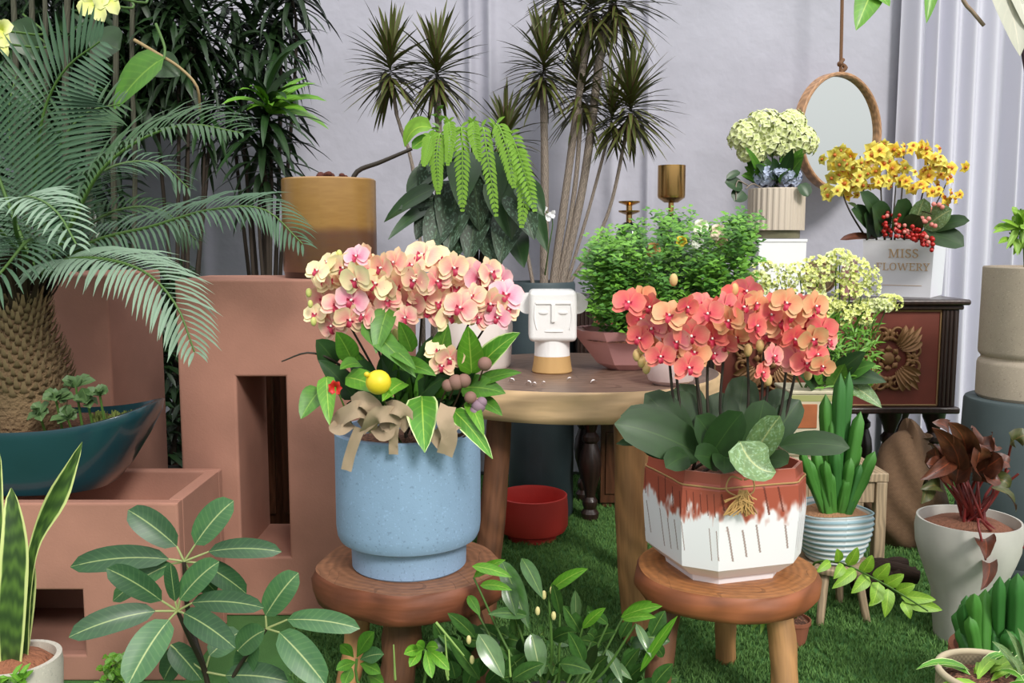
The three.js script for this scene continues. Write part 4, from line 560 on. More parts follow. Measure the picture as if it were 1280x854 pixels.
// ---------------------------------------------------------------- peach orchids in the blue pot
{
  const b = V(ST1.x, SH, ST1.z), t = thing('orchid_arrangement', 'peach and yellow orchid arrangement with burlap bow in a powder blue stepped pot', 'potted plant', b), d = -b.z, Y = (py) => P(514, py, d).y; seed(61);
  M.blue = mat(0x93b1cf, 0.6, { map: rep(T.speck, 3.2), bumpMap: rep(T.fine, 8), bumpScale: 0.0008 });
  const r0 = PX(73, d), r1 = PX(92, d), yl = SH + 0.062, yt = SH + 0.325;
  part('pot', lathe([[0, SH], [r0 * 0.97, SH], [r0, SH + 0.004], [r0 * 1.01, yl + 0.004], [r1 * 0.9, yl + 0.004], [r1 * 0.955, yl + 0.009], [r1 * 0.985, yl + 0.02], [r1, yl + 0.042], [r1, yt - 0.003], [r1 - 0.003, yt], [r1 - 0.012, yt], [r1 - 0.014, yt - 0.05]], V(b.x, 0, b.z), 72), M.blue, t);
  part('soil', soilDisc(V(b.x, yt - 0.035, b.z), r1 - 0.013), M.soil, t);
  void Y;
  // stems
  const stems = [[430, 380], [455, 360], [500, 360], [530, 340], [565, 350], [600, 360], [620, 375], [550, 450], [410, 370], [480, 350]];
  for (const [px, py] of stems) part('stem', tube([V(b.x + R(-0.05, 0.05), yt - 0.03, b.z + R(-0.06, 0.04)), P(514 + (px - 514) * 0.5, 470, d - 0.02), P(px, py + 14, d - 0.05)], 0.0035, 0.0025, 12, 6), M.stemDark, t);
  // flowers: pixel, colour variant
  const F = [[397, 340, 2, 17], [412, 352, 2], [428, 335, 2], [446, 322, 3, 18], [456, 318, 1, 15], [405, 374, 0], [427, 364, 1], [446, 350, 2], [464, 340, 1], [394, 394, 2, 16], [420, 384, 0], [440, 376, 3], [460, 372, 0], [417, 408, 0], [437, 400, 1], [456, 396, 0, 19], [478, 336, 1], [494, 330, 1], [508, 346, 2], [497, 362, 1], [515, 378, 0], [480, 360, 1], [508, 398, 0, 18], [537, 390, 0], [520, 352, 1], [528, 322, 1, 27], [548, 326, 2, 22], [546, 352, 0], [566, 336, 1], [562, 358, 0], [582, 340, 1], [598, 348, 3], [590, 372, 1], [575, 386, 0], [612, 342, 1], [625, 352, 3], [632, 370, 3], [612, 380, 1], [597, 398, 0, 18], [622, 398, 3, 18], [560, 396, 2], [604, 362, 0], [410, 330, 2, 18], [436, 342, 1], [470, 356, 2], [486, 378, 0, 19], [530, 370, 1], [548, 380, 1, 19], [572, 362, 2], [584, 396, 2, 17], [634, 388, 1, 17], [404, 352, 1, 19], [516, 334, 1, 20], [548, 440, 2, 18], [562, 448, 1, 19], [553, 458, 1, 17]];
  for (const [px, py, k, rp] of F) { const r = PX(rp ?? R(20, 24), d), dd = d - 0.05 - R(0, 0.1) + 0.0002 * Math.abs(px - 514), at = P(px, py, dd), f = V((px - 514) / 240 + R(-0.75, 0.75), R(-0.45, 0.5) + (py < 335 ? 0.35 : 0), 1); orchidFlower(t, at, r, f, FL.peach[k], FL.lip, R(-0.5, 0.5)); }
  const buds = [[424, 318, 0.008], [420, 322, 0.01], [386, 366, 0.008], [392, 402, 0.008], [388, 380, 0.007], [480, 392, 0.011], [475, 385, 0.01], [500, 385, 0.01], [494, 420, 0.013]]; for (const [px, py, r] of buds) part('bud', ball(r, P(px, py, d - 0.08), 0.85, 1.3, 0.85), mat(0xcfd27a, 0.6), t);
  // leaves
  const lf = [[[527, 495], [531, 566], 44, L.varieg, 0.14], [[408, 470], [412, 532], 26, L.bright, 0.1], [[402, 486], [376, 524], 34, L.midGreen, 0.06], [[432, 472], [492, 497], 30, L.bright, 0.14], [[505, 478], [478, 502], 26, L.bright, 0.16], [[452, 405], [520, 472], 30, L.midGreen, 0.08], [[485, 385], [470, 442], 32, L.midGreen, 0.06], [[545, 470], [560, 405], 34, L.midGreen, 0.02], [[590, 470], [585, 408], 36, L.bright, 0.06], [[596, 462], [650, 416], 30, L.varieg, 0.06], [[595, 480], [652, 466], 18, L.midGreen, 0.05], [[575, 485], [632, 492], 34, L.midGreen, 0.04], [[565, 512], [616, 574], 26, L.varieg, 0.14], [[420, 455], [395, 425], 36, L.darkGloss, 0.02], [[440, 450], [420, 415], 30, L.midGreen, 0.06], [[450, 455], [425, 462], 22, L.midGreen, 0.1], [[505, 490], [480, 420], 36, L.darkGloss, 0.0], [[530, 490], [540, 420], 38, L.darkGloss, 0.0], [[480, 480], [500, 425], 30, L.darkGloss, 0.02], [[560, 495], [600, 430], 34, L.darkGloss, 0], [[470, 500], [440, 440], 34, L.darkGloss, 0.0], [[520, 500], [560, 470], 32, L.darkGloss, 0.02], [[445, 500], [398, 450], 30, L.darkGloss, 0.02], [[500, 455], [545, 470], 24, L.midGreen, 0.1], [[480, 430], [520, 462], 22, L.midGreen, 0.1], [[600, 500], [628, 520], 20, L.midGreen, 0.06], [[585, 500], [605, 545], 20, L.bright, 0.12], [[515, 440], [498, 402], 24, L.midGreen, 0.06]];
  for (const [a, e, w, m, nr] of lf) leafPx(t, m, [...a, d - 0.08 - nr * 0.4], [...e, d - 0.1 - nr], w, { prof: PROF.ovate, fold: 0.3, wav: 0.01 });
  for (let i = 0; i < 46; i++) { const px = R(430, 598), py = R(430, 520), A = P(514 + (px - 514) * 0.6, 520, d - R(-0.02, 0.08)), B = P(px, py, d - R(0.0, 0.14)); part('leaf', blade(bez(A, A.clone().lerp(B, 0.5).add(V(0, 0.02, 0.02)), B, 6), R(0.025, 0.05), { up: V(R(-0.4, 0.4), 0.4, 0.9), prof: PROF.lance }), R() < 0.6 ? L.darkGloss : L.midGreen, t); }
  part('twig', tube([P(450, 480, d - 0.05), P(415, 450, d - 0.1), P(385, 441, d - 0.12), P(352, 452, d - 0.12)], 0.004, 0.0015, 14, 6), M.stemDark, t);
  { const q = P(473, 478, d - 0.235); const lem = part('lemon', ball(PX(15.5, d - 0.235), q, 1.05, 1.02, 1), mat(0xe9cf2c, 0.4, { bumpMap: rep(T.fine, 2), bumpScale: 0.001 }), t); part('lemon_tip', ball(0.006, q.clone().add(V(-0.022, 0.018, 0.012))), mat(0xd9c02c, 0.5), lem); part('pick', tube([q, V(q.x + 0.02, yt + 0.02, q.z - 0.1), V(q.x + 0.03, yt - 0.03, b.z + 0.06)], 0.002, 0.002, 6, 5), M.stemGreen, t); }
  { const q = P(420, 484, d - 0.15); for (let k = 0; k < 7; k++) { const a = k * 0.9, B = q.clone().add(V(Math.cos(a) * 0.016, Math.sin(a) * 0.018, 0.012)); part('red_petal', blade(bez(q, q.clone().lerp(B, 0.5).add(V(0, 0, 0.012)), B, 5), 0.016, { up: V(0, 0, 1) }), mat(0xc8281f, 0.5), t); } part('pick', tube([q, V(q.x + 0.05, yt - 0.03, q.z - 0.04)], 0.002, 0.002, 4, 5), M.stemGreen, t); }
  const berry = mat(0x8a675c, 0.75), berry2 = mat(0x8c7280, 0.7); for (const [px, py, r, k] of [[570, 478, 10, 0], [580, 476, 9, 0], [560, 482, 8, 0], [588, 497, 8, 0], [598, 508, 9, 1], [594, 515, 8, 1], [606, 455, 9, 0], [602, 503, 7, 1]]) { const q = P(px, py, d - 0.16); const m = part('berry', ball(PX(r, d - 0.16), q), k ? berry2 : berry, t); part('berry_stalk', tube([q, P(px - 12, py + 30, d - 0.1), V(b.x + 0.06, yt - 0.03, b.z + 0.08)], 0.002, 0.002, 8, 5), M.stemBrown, m); }
  // burlap ribbon
  M.burlap = mat(0xd2b898, 0.95, { bumpMap: rep(T.weave, 3, 5), bumpScale: 0.002 });
  const rib = (pts, w, up) => part('ribbon', blade(spline(pts.map(q => P(...q)), 14), w, { prof: () => 1, up: up ?? V(0, 0.5, 1), fold: 0.25, cols: 5, wav: 0.06 }), M.burlap, t); const e = d - 0.185;
  rib([[418, 533, e + 0.03], [432, 520, e - 0.01], [448, 512, e - 0.03], [462, 518, e]], 0.0400); rib([[440, 506, e], [455, 500, e - 0.03], [470, 515, e - 0.02], [452, 535, e]], 0.0360); rib([[458, 540, e], [470, 520, e - 0.04], [488, 518, e - 0.03], [502, 525, e]], 0.0360, V(0.5, 0.3, 1)); rib([[480, 512, e], [495, 510, e - 0.03], [508, 520, e - 0.01], [500, 535, e]], 0.0320); rib([[450, 535, e - 0.01], [444, 550, e - 0.012], [438, 568, e - 0.006], [433, 588, e - 0.004]], 0.0240, V(0, 0.1, 1)); rib([[494, 530, e - 0.02], [492, 545, e - 0.015], [492, 556, e - 0.01], [492, 568, e - 0.008]], 0.0208, V(0, 0.1, 1)); rib([[560, 508, e], [556, 525, e - 0.03], [562, 545, e - 0.03], [556, 568, e - 0.02]], 0.0360, V(0, 0.1, 1)); rib([[572, 530, e + 0.02], [562, 535, e - 0.02], [548, 548, e - 0.02], [562, 562, e]], 0.0320); rib([[470, 535, e], [480, 545, e - 0.02], [486, 540, e - 0.02], [480, 525, e]], 0.0280); rib([[425, 528, e + 0.03], [418, 535, e], [428, 538, e - 0.02], [440, 530, e]], 0.0240);
}
// ---------------------------------------------------------------- coral orchids in the white and terracotta pot
{
  const b = V(ST2.x, SH, ST2.z), t = thing('orchid_arrangement', 'coral pink orchids in an eight-sided white pot with terracotta drip glaze', 'potted plant', b), d = -b.z; seed(67);
  const cx = P(904, 640, d).x, c = V(cx, 0, b.z - 0.005), R1 = PX(84, d), PH = 0.262, yt = SH + PH;
  const w = tex(1024, 256, (u, v) => { const n = fbm(u, v * 0.15, 48, 3, 5), j = 0.70 + 0.1 * (n - 0.5) + 0.05 * (fbm(u, 0.3, 10, 2, 8) - 0.5); const tt = sstep(j - 0.1, j + 0.02, v - 0.26 * (fbm(u, v * 0.1, 96, 2, 4) - 0.5)); let q = mixc([0.93, 0.92, 0.93], [0.66, 0.32, 0.24], tt); const k = u * 44 - v * 1.6, ki = Math.floor(k), up = v > 0.58, h1 = hash2(ki, up ? 1 : 2, 5), h2 = hash2(ki, up ? 3 : 4, 6), a = (up ? 0.62 : 0.24) + 0.08 * h2, e = (up ? 0.8 : 0.5) + 0.08 * h1; if (k - ki < 0.13 && v > a && v < e && h1 > 0.2) q = mixc(q, up ? [0.38, 0.16, 0.12] : [0.55, 0.45, 0.42], 0.75); return q; });
  M.drip = mat(0xffffff, 0.45, { map: w }); M.drip.map.wrapT = THREE.ClampToEdgeWrapping;
  const prof = [[0.68, 0.0], [0.72, 0.0], [0.74, 0.016], [0.8, 0.018], [0.99, 0.046], [1.0, 0.06], [1.04, 0.16], [1.02, 0.225], [0.985, 0.238], [0.97, PH], [0.93, PH], [0.9, PH - 0.05]];
  const pos = [], uv = [], idx = [], crn = [], TURN = -0.3; for (let k = 0; k < 4; k++) for (const e of [-0.62, 0.62]) { const u = V(1, 0, e), a = k * Math.PI / 2; crn.push([u.x * Math.cos(a) - u.z * Math.sin(a), u.x * Math.sin(a) + u.z * Math.cos(a)]); } const N = 32; // four wide faces and four chamfers
  const outline = (j) => { const f = (j / 4) % 8, i = Math.floor(f), k = f - i, p = crn[i], q = crn[(i + 1) % 8], x = p[0] + (q[0] - p[0]) * k, z = p[1] + (q[1] - p[1]) * k; return [x * Math.cos(TURN) - z * Math.sin(TURN), x * Math.sin(TURN) + z * Math.cos(TURN)]; };
  prof.forEach(([k, y]) => { for (let j = 0; j <= N; j++) { const [ox, oz] = outline(j); pos.push(c.x + ox * R1 * k, SH + y, c.z + oz * R1 * k * 0.95); uv.push(j / N, y / PH); } });
  for (let i = 0; i < prof.length - 1; i++) for (let j = 0; j < N; j++) { const a = i * (N + 1) + j, e = a + N + 1; idx.push(a, e, a + 1, e, e + 1, a + 1); }
  const q0 = pos.length / 3; pos.push(c.x, SH, c.z); uv.push(0, 0); for (let j = 0; j < N; j++) idx.push(q0, j, j + 1);
  let g = new THREE.BufferGeometry(); g.setAttribute('position', new THREE.Float32BufferAttribute(pos, 3)); g.setAttribute('uv', new THREE.Float32BufferAttribute(uv, 2)); g.setIndex(idx); g.computeVertexNormals(); g = toCreasedNormals(g, 0.3); part('pot', g, M.drip, t);
  part('soil', soilDisc(V(c.x, yt - 0.045, c.z), R1 * 0.9), M.soil, t);
  // twine with raffia bow
  M.twine = mat(0xb08a5a, 0.9); { const pts = []; for (let j = 0; j <= 32; j++) { const [ox, oz] = outline(j); pts.push(V(c.x + ox * R1 * 1.012, SH + 0.232, c.z + oz * R1 * 1.012 * 0.95)); } const tw = part('twine', tube(pts, 0.0022, 0.0022, 96, 6), M.twine, t); const zf = d - R1 * 1.02 - 0.014; for (const pp of [[[928, 600], [914, 596], [908, 612], [924, 622]], [[930, 600], [940, 598], [942, 614], [930, 622]], [[926, 620], [918, 628], [912, 640]], [[930, 622], [940, 632], [946, 642]], [[928, 620], [928, 632], [932, 646]]]) part('bow_loop', tube(spline(pp.map(([x, y]) => P(x, y, zf - R(0, 0.012))), 10), 0.0022, 0.0018, 20, 6), M.twine, tw);
    const rf = []; for (let i = 0; i < 80; i++) { const A = P(928 + R(-6, 6), 618 + R(-6, 6), zf - 0.004), B = P(928 + R(-24, 20), 632 + R(-8, 14), zf - R(0.004, 0.02)); rf.push(blade([A, A.clone().lerp(B, 0.5).add(V(R(-0.006, 0.006), R(-0.006, 0.006), 0.008)), B], 0.003, { cols: 2, prof: () => 1 })); } stuff(part('raffia_tuft', merge(rf), mat(0xb48f55, 0.9), tw)); }
  const stems = [[834, 430], [842, 440], [868, 445], [884, 430], [905, 430], [870, 470], [935, 430], [955, 440], [962, 470], [985, 450], [1000, 440]]; for (const [px, py] of stems) part('stem', tube([V(c.x + R(-0.08, 0.08), yt - 0.04, c.z + R(-0.06, 0.06)), P(904 + (px - 904) * 0.75, 540, d - 0.03), P(px, py, d - 0.02)], 0.0042, 0.003, 14, 6), M.stemDark, t);
  const F = [[786, 380, 1], [804, 374, 3], [813, 384, 0], [800, 400, 1], [836, 396, 3], [826, 408, 2], [800, 424, 1], [814, 430, 3, 17], [826, 446, 0], [848, 428, 2], [864, 420, 0], [868, 442, 3], [860, 460, 0, 21], [884, 406, 2], [892, 424, 1], [880, 436, 1], [878, 382, 0], [896, 388, 1], [858, 384, 1, 17], [906, 384, 2], [886, 394, 0], [916, 372, 1], [934, 364, 2], [928, 384, 0], [952, 398, 2], [962, 394, 0], [938, 420, 1], [982, 380, 3], [1000, 384, 2], [1012, 396, 1], [1004, 408, 0], [1028, 412, 0], [1034, 426, 2], [1018, 384, 3], [978, 438, 1], [996, 446, 2, 25], [1008, 456, 0], [1028, 458, 3, 16], [974, 404, 3], [952, 466, 0, 15], [842, 412, 1], [944, 380, 3], [870, 402, 0], [912, 402, 3], [986, 412, 0], [920, 422, 3, 17], [816, 412, 2], [846, 446, 1], [874, 418, 3], [900, 406, 1], [906, 432, 0, 18], [926, 398, 2], [944, 408, 1], [958, 420, 0], [970, 386, 1], [990, 396, 3], [992, 424, 1], [1016, 424, 3], [966, 446, 2, 18], [1020, 444, 0, 19], [892, 442, 2, 18]];
  for (const [px, py, k, rp] of F) { const r = PX(rp ?? R(19, 23), d), dd = d - 0.02 - R(0, 0.12), at = P(px, py, dd); orchidFlower(t, at, r, V((px - 904) / 280 + R(-0.75, 0.75), R(-0.4, 0.5), 1), FL.coral[k], FL.lipCoral, R(-0.5, 0.5)); }
  for (const [px, py] of [[802, 452], [796, 444], [808, 460], [842, 350], [918, 362], [908, 436], [1010, 468], [960, 475], [802, 436], [935, 438], [950, 432]]) part('bud', ball(0.011, P(px, py, d - 0.06), 0.85, 1.3, 0.85), mat(0xd6b478, 0.6), t);
  const lf = [[[880, 572], [768, 530], 62, L.phal, 0.05], [[860, 548], [776, 520], 44, L.phal, 0.0], [[862, 560], [806, 492], 48, L.phal, -0.04], [[845, 535], [840, 488], 60, L.phal, -0.08], [[884, 578], [928, 515], 44, L.phal, 0.1], [[905, 578], [870, 520], 44, L.phal, 0.05], [[940, 570], [955, 500], 46, L.phal, -0.02], [[975, 558], [1062, 560], 34, L.phal, 0.08], [[935, 582], [975, 520], 40, L.phalPale, 0.1], [[900, 560], [900, 490], 50, L.phal, -0.1], [[870, 540], [850, 480], 46, L.phal, -0.1], [[920, 545], [930, 470], 46, L.phal, -0.12], [[950, 540], [985, 490], 40, L.phal, -0.1], [[850, 565], [800, 560], 34, L.phal, 0.06], [[840, 555], [770, 555], 14, L.phal, 0.02], [[860, 570], [832, 585], 34, L.phal, 0.1], [[900, 580], [868, 570], 36, L.phal, 0.14], [[930, 580], [950, 565], 34, L.phal, 0.12], [[960, 575], [985, 580], 30, L.phal, 0.08], [[905, 570], [905, 592], 36, L.phal, 0.14], [[960, 560], [1000, 500], 36, L.darkGloss, -0.05]];
  for (const [a, e, wd, m, nr] of lf) leafPx(t, m, [...a, d - 0.06 - nr * 0.5], [...e, d - 0.07 - nr], wd, { prof: PROF.ellipse, fold: 0.2 });
  leafPx(t, L.phalPale, [924, 552, d - 0.2], [970, 590, d - 0.24], 56, { prof: PROF.ovate, fold: 0.35, bow: V(-0.015, -0.03, 0.03) }); part('leaf_stalk', tube([P(924, 552, d - 0.2), P(922, 575, d - 0.18), V(c.x + 0.03, yt - 0.04, c.z + 0.1)], 0.003, 0.003, 8, 5), M.stemGreen, t);
}
// ---------------------------------------------------------------- herb bush in the faceted pink planter
{
  const b = G(782, 462, TB.h); b.z = -2.74; b.x = PX(784 - 640, 2.74); const d = 2.74, t = thing('potted_herb_bush', 'bushy small-leaved green plant with cream roses in a faceted dusty pink planter', 'potted plant', b); seed(71);
  M.pink = mat(0xcf9a98, 0.5, { flatShading: true }); const r = PX(72, d), yt = TB.h + 0.122; const y0 = TB.h;
  { const g = new THREE.CylinderGeometry(r, r * 0.52, yt - y0 - 0.02, 7, 1, true); g.rotateY(0.4); g.scale(1, 1, 0.85); g.translate(b.x, (yt + y0 + 0.02) / 2, b.z); const g2 = new THREE.CylinderGeometry(r * 0.52, r * 0.3, 0.02, 7, 1, false); g2.rotateY(0.4); g2.scale(1, 1, 0.85); g2.translate(b.x, y0 + 0.01, b.z); const g3 = new THREE.CylinderGeometry(r * 0.94, r * 0.5, yt - y0 - 0.03, 7, 1, true); g3.rotateY(0.4); g3.scale(1, 1, 0.85); g3.translate(b.x, (yt + y0 + 0.03) / 2, b.z); const rim = new THREE.RingGeometry(r * 0.94, r, 7, 1); rim.rotateX(-Math.PI / 2); rim.rotateY(0.4 + Math.PI / 2); rim.scale(1, 1, 0.85); rim.translate(b.x, yt, b.z); part('planter', merge([g, g2, g3, rim].map(q => { const n = q.toNonIndexed(); n.computeVertexNormals(); return n; })), M.pink, t); }
  part('soil', soilDisc(V(b.x, yt - 0.03, b.z), r * 0.78), M.soil, t);
  const gs = [[], []]; const lobes = [[785, 335, 45, 38], [840, 325, 55, 45], [890, 335, 45, 48], [770, 370, 34, 34], [840, 375, 70, 40], [905, 365, 32, 40], [756, 338, 18, 28], [925, 310, 14, 30], [780, 400, 36, 26]];
  const stemsTo = []; for (let i = 0; i < 760; i++) { const l = lobes[i % lobes.length], a = R(6.28), k = Math.sqrt(R()), px = l[0] + Math.cos(a) * l[2] * k, py = l[1] + Math.sin(a) * l[3] * k, C = P(px, py, d + R(-0.17, 0.13)), D = dirAE(R(6.28), R(0.2, 1.4)); if (i < 40) stemsTo.push(C); for (let j = 0; j < 11; j++) { const q = C.clone().addScaledVector(D, j * 0.0065), dd = dirAE(j * 2.4 + R(0.5), R(-0.1, 0.7)); gs[i % 5 < 3 ? 0 : 1].push(blade(strapPts(q, dd, R(0.016, 0.03), 0.5, 3), R(0.011, 0.018), { cols: 3, up: V(0, 0.8, 0.6), prof: PROF.ellipse })); } }
  stuff(part('foliage', merge(gs[0]), L.herb, t)); stuff(part('foliage', merge(gs[1]), L.herb2, t));
  for (const C of stemsTo) part('stem', tube([V(b.x + R(-0.05, 0.05), yt - 0.03, b.z + R(-0.05, 0.05)), V((b.x + C.x) / 2 + R(-0.02, 0.02), (yt + C.y) / 2 + 0.02, (b.z + C.z) / 2), C], 0.003, 0.002, 8, 5), M.stemGreen, t);
  for (const [px, py, col, r2] of [[874, 284, 0xeef0d8, 11], [895, 290, 0xf0dfc4, 11], [850, 302, 0xeacb3c, 8], [815, 312, 0xe8b070, 10], [870, 302, 0xe8ecdc, 9], [900, 302, 0xe6c9a0, 9], [930, 380, 0xf0e4b0, 7]]) { const C = P(px, py, d - 0.1), m = part('rose', ball(PX(r2 * 0.45, d), C), mat(col, 0.65), t); for (let k = 0; k < 9; k++) { const a = k * 2.4, rr = PX(r2, d) * (0.5 + 0.5 * k / 9), B = C.clone().add(V(Math.cos(a) * rr, Math.sin(a) * rr, 0.008)); part('petal', blade(bez(C.clone().add(V(0, 0, -0.004)), C.clone().lerp(B, 0.6).add(V(0, 0, 0.016)), B, 5), rr * 1.3, { prof: PROF.ellipse, up: V(0, 0, 1), cup: 0.3 }), m.material, m); } }
}
// ---------------------------------------------------------------- finger cactus in the striped bowl on a little stand
M.paleWood = mat(0xcdb391, 0.6, { map: rep(T.grain, 5, 3) });
function cactusFinger(A, B, r, m, t, name = 'finger') { const n = 10, seg = 15, pos = [], uv = [], idx = [], C = A.clone().lerp(B, 0.5).add(V(R(-0.006, 0.006), 0, R(-0.006, 0.006))), pts = bez(A, C, B, n + 1), T0 = B.clone().sub(A).normalize(), S = T0.clone().cross(V(0.3, 0.1, 1)).normalize(), N = S.clone().cross(T0); for (let i = 0; i <= n; i++) { const k = i / n, rr = r * (k < 0.8 ? 0.8 + 0.25 * k : Math.sqrt(Math.max(0, 1 - ((k - 0.8) / 0.2) ** 2))); for (let j = 0; j <= seg; j++) { const a = j / seg * 6.2832, q = rr * (1 + 0.16 * Math.cos(a * 5)); const v = pts[i].clone().addScaledVector(S, Math.cos(a) * q).addScaledVector(N, Math.sin(a) * q); pos.push(v.x, v.y, v.z); uv.push(j / seg * 0.1, k * 0.2); } } for (let i = 0; i < n; i++) for (let j = 0; j < seg; j++) { const a = i * (seg + 1) + j, e = a + seg + 1; idx.push(a, a + 1, e, e, a + 1, e + 1); } const g = new THREE.BufferGeometry(); g.setAttribute('position', new THREE.Float32BufferAttribute(pos, 3)); g.setAttribute('uv', new THREE.Float32BufferAttribute(uv, 2)); g.setIndex(idx); g.computeVertexNormals(); return part(name, g, m, t); }
{
  const d = 2.62, hS = 0.17, sb = V(P(1040, 700, d).x, 0, -d), st = thing('plant_stand', 'low pale wooden stand on splayed legs under the striped cactus bowl', 'stand', sb.clone());
  part('top', lathe([[0, hS - 0.02], [0.1, hS - 0.02], [0.104, hS - 0.012], [0.104, hS - 0.004], [0.1, hS], [0, hS]], V(sb.x, 0, sb.z), 40), M.paleWood, st); for (let k = 0; k < 4; k++) { const a = k * 1.571 + 0.6; part('leg', tube([V(sb.x + Math.cos(a) * 0.07, hS - 0.015, sb.z + Math.sin(a) * 0.07), V(sb.x + Math.cos(a) * 0.105, 0, sb.z + Math.sin(a) * 0.105)], 0.014, 0.011, 5, 9), M.paleWood, st); }
  const b = V(sb.x, hS, sb.z), t = thing('potted_cactus', 'green finger cactus in a rippled white and pale blue bowl', 'potted plant', b), r = PX(48, d), yt = P(1040, 636, d).y; seed(77);
  const stripes = tex(32, 256, (u, v) => mixc([0.9, 0.92, 0.92], [0.58, 0.7, 0.74], sstep(0.3, 0.9, 0.5 + 0.5 * Math.sin((v * 9 + 0.3 * fbm(u, v, 4, 2, 3)) * 6.283)))); M.stripe = mat(0xffffff, 0.5, { map: stripes });
  const prof = [[0, hS], [r * 0.62, hS], [r * 0.7, hS + 0.004]]; const H = yt - hS; for (let i = 1; i <= 36; i++) { const k = i / 36; prof.push([r * (0.7 + 0.3 * Math.sin(k * 1.9)) + 0.003 * Math.cos(k * 9 * 6.283 / 1), hS + 0.004 + (H - 0.004) * k]); } prof.push([r * 0.93, yt], [r * 0.9, yt - 0.03]);
  const g = new THREE.LatheGeometry(prof.map(q => new THREE.Vector2(Math.max(1e-4, q[0]), q[1] - hS)), 56), uv = g.attributes.uv, pp = g.attributes.position; for (let i = 0; i < uv.count; i++) { uv.setY(i, pp.getY(i) / H); pp.setY(i, pp.getY(i) + 0.007 * (pp.getY(i) / H) * Math.sin(uv.getX(i) * 12.6 + 1)); } g.computeVertexNormals(); g.translate(b.x, hS, b.z); part('bowl', g, M.stripe, t);
  part('soil', soilDisc(V(b.x, yt - 0.018, b.z), r * 0.93, 0.016), mat(0xb98a66, 0.95, { map: rep(T.mottle, 10), bumpMap: rep(T.coarse, 12), bumpScale: 0.004 }), t);
  const q = [[1048, 612, 1051, 466, 8], [1055, 610, 1062, 464, 7.5], [1038, 612, 1032, 492, 8.5], [1060, 610, 1076, 514, 8], [1062, 612, 1074, 552, 7], [1064, 615, 1084, 564, 6.5], [1030, 612, 1018, 574, 6], [1035, 616, 1024, 560, 6.5], [1042, 618, 1034, 576, 6], [1050, 620, 1044, 560, 6.5], [1056, 618, 1060, 572, 6], [1044, 620, 1040, 590, 5], [1052, 620, 1056, 596, 5], [1036, 618, 1014, 588, 5], [1062, 618, 1078, 590, 5.5], [1030, 615, 1010, 562, 5], [1048, 610, 1040, 520, 7], [1066, 612, 1070, 580, 5]];
  for (const [x0, y0, x1, y1, w] of q) { const sm = y1 > 555, A = P(x0 * 0.7 + 1043 * 0.3, y0, d + (sm ? R(-0.05, -0.01) : R(-0.01, 0.03))); A.y = yt - 0.015; cactusFinger(A, P(x1 + (sm ? (x1 - 1045) * 0.25 : 0), y1, d + (sm ? R(-0.08, -0.03) : R(-0.02, 0.03))), PX(w + (sm ? 0.5 : 0), d), R() < 0.6 ? L.cactus : L.cactus2, t); }
}
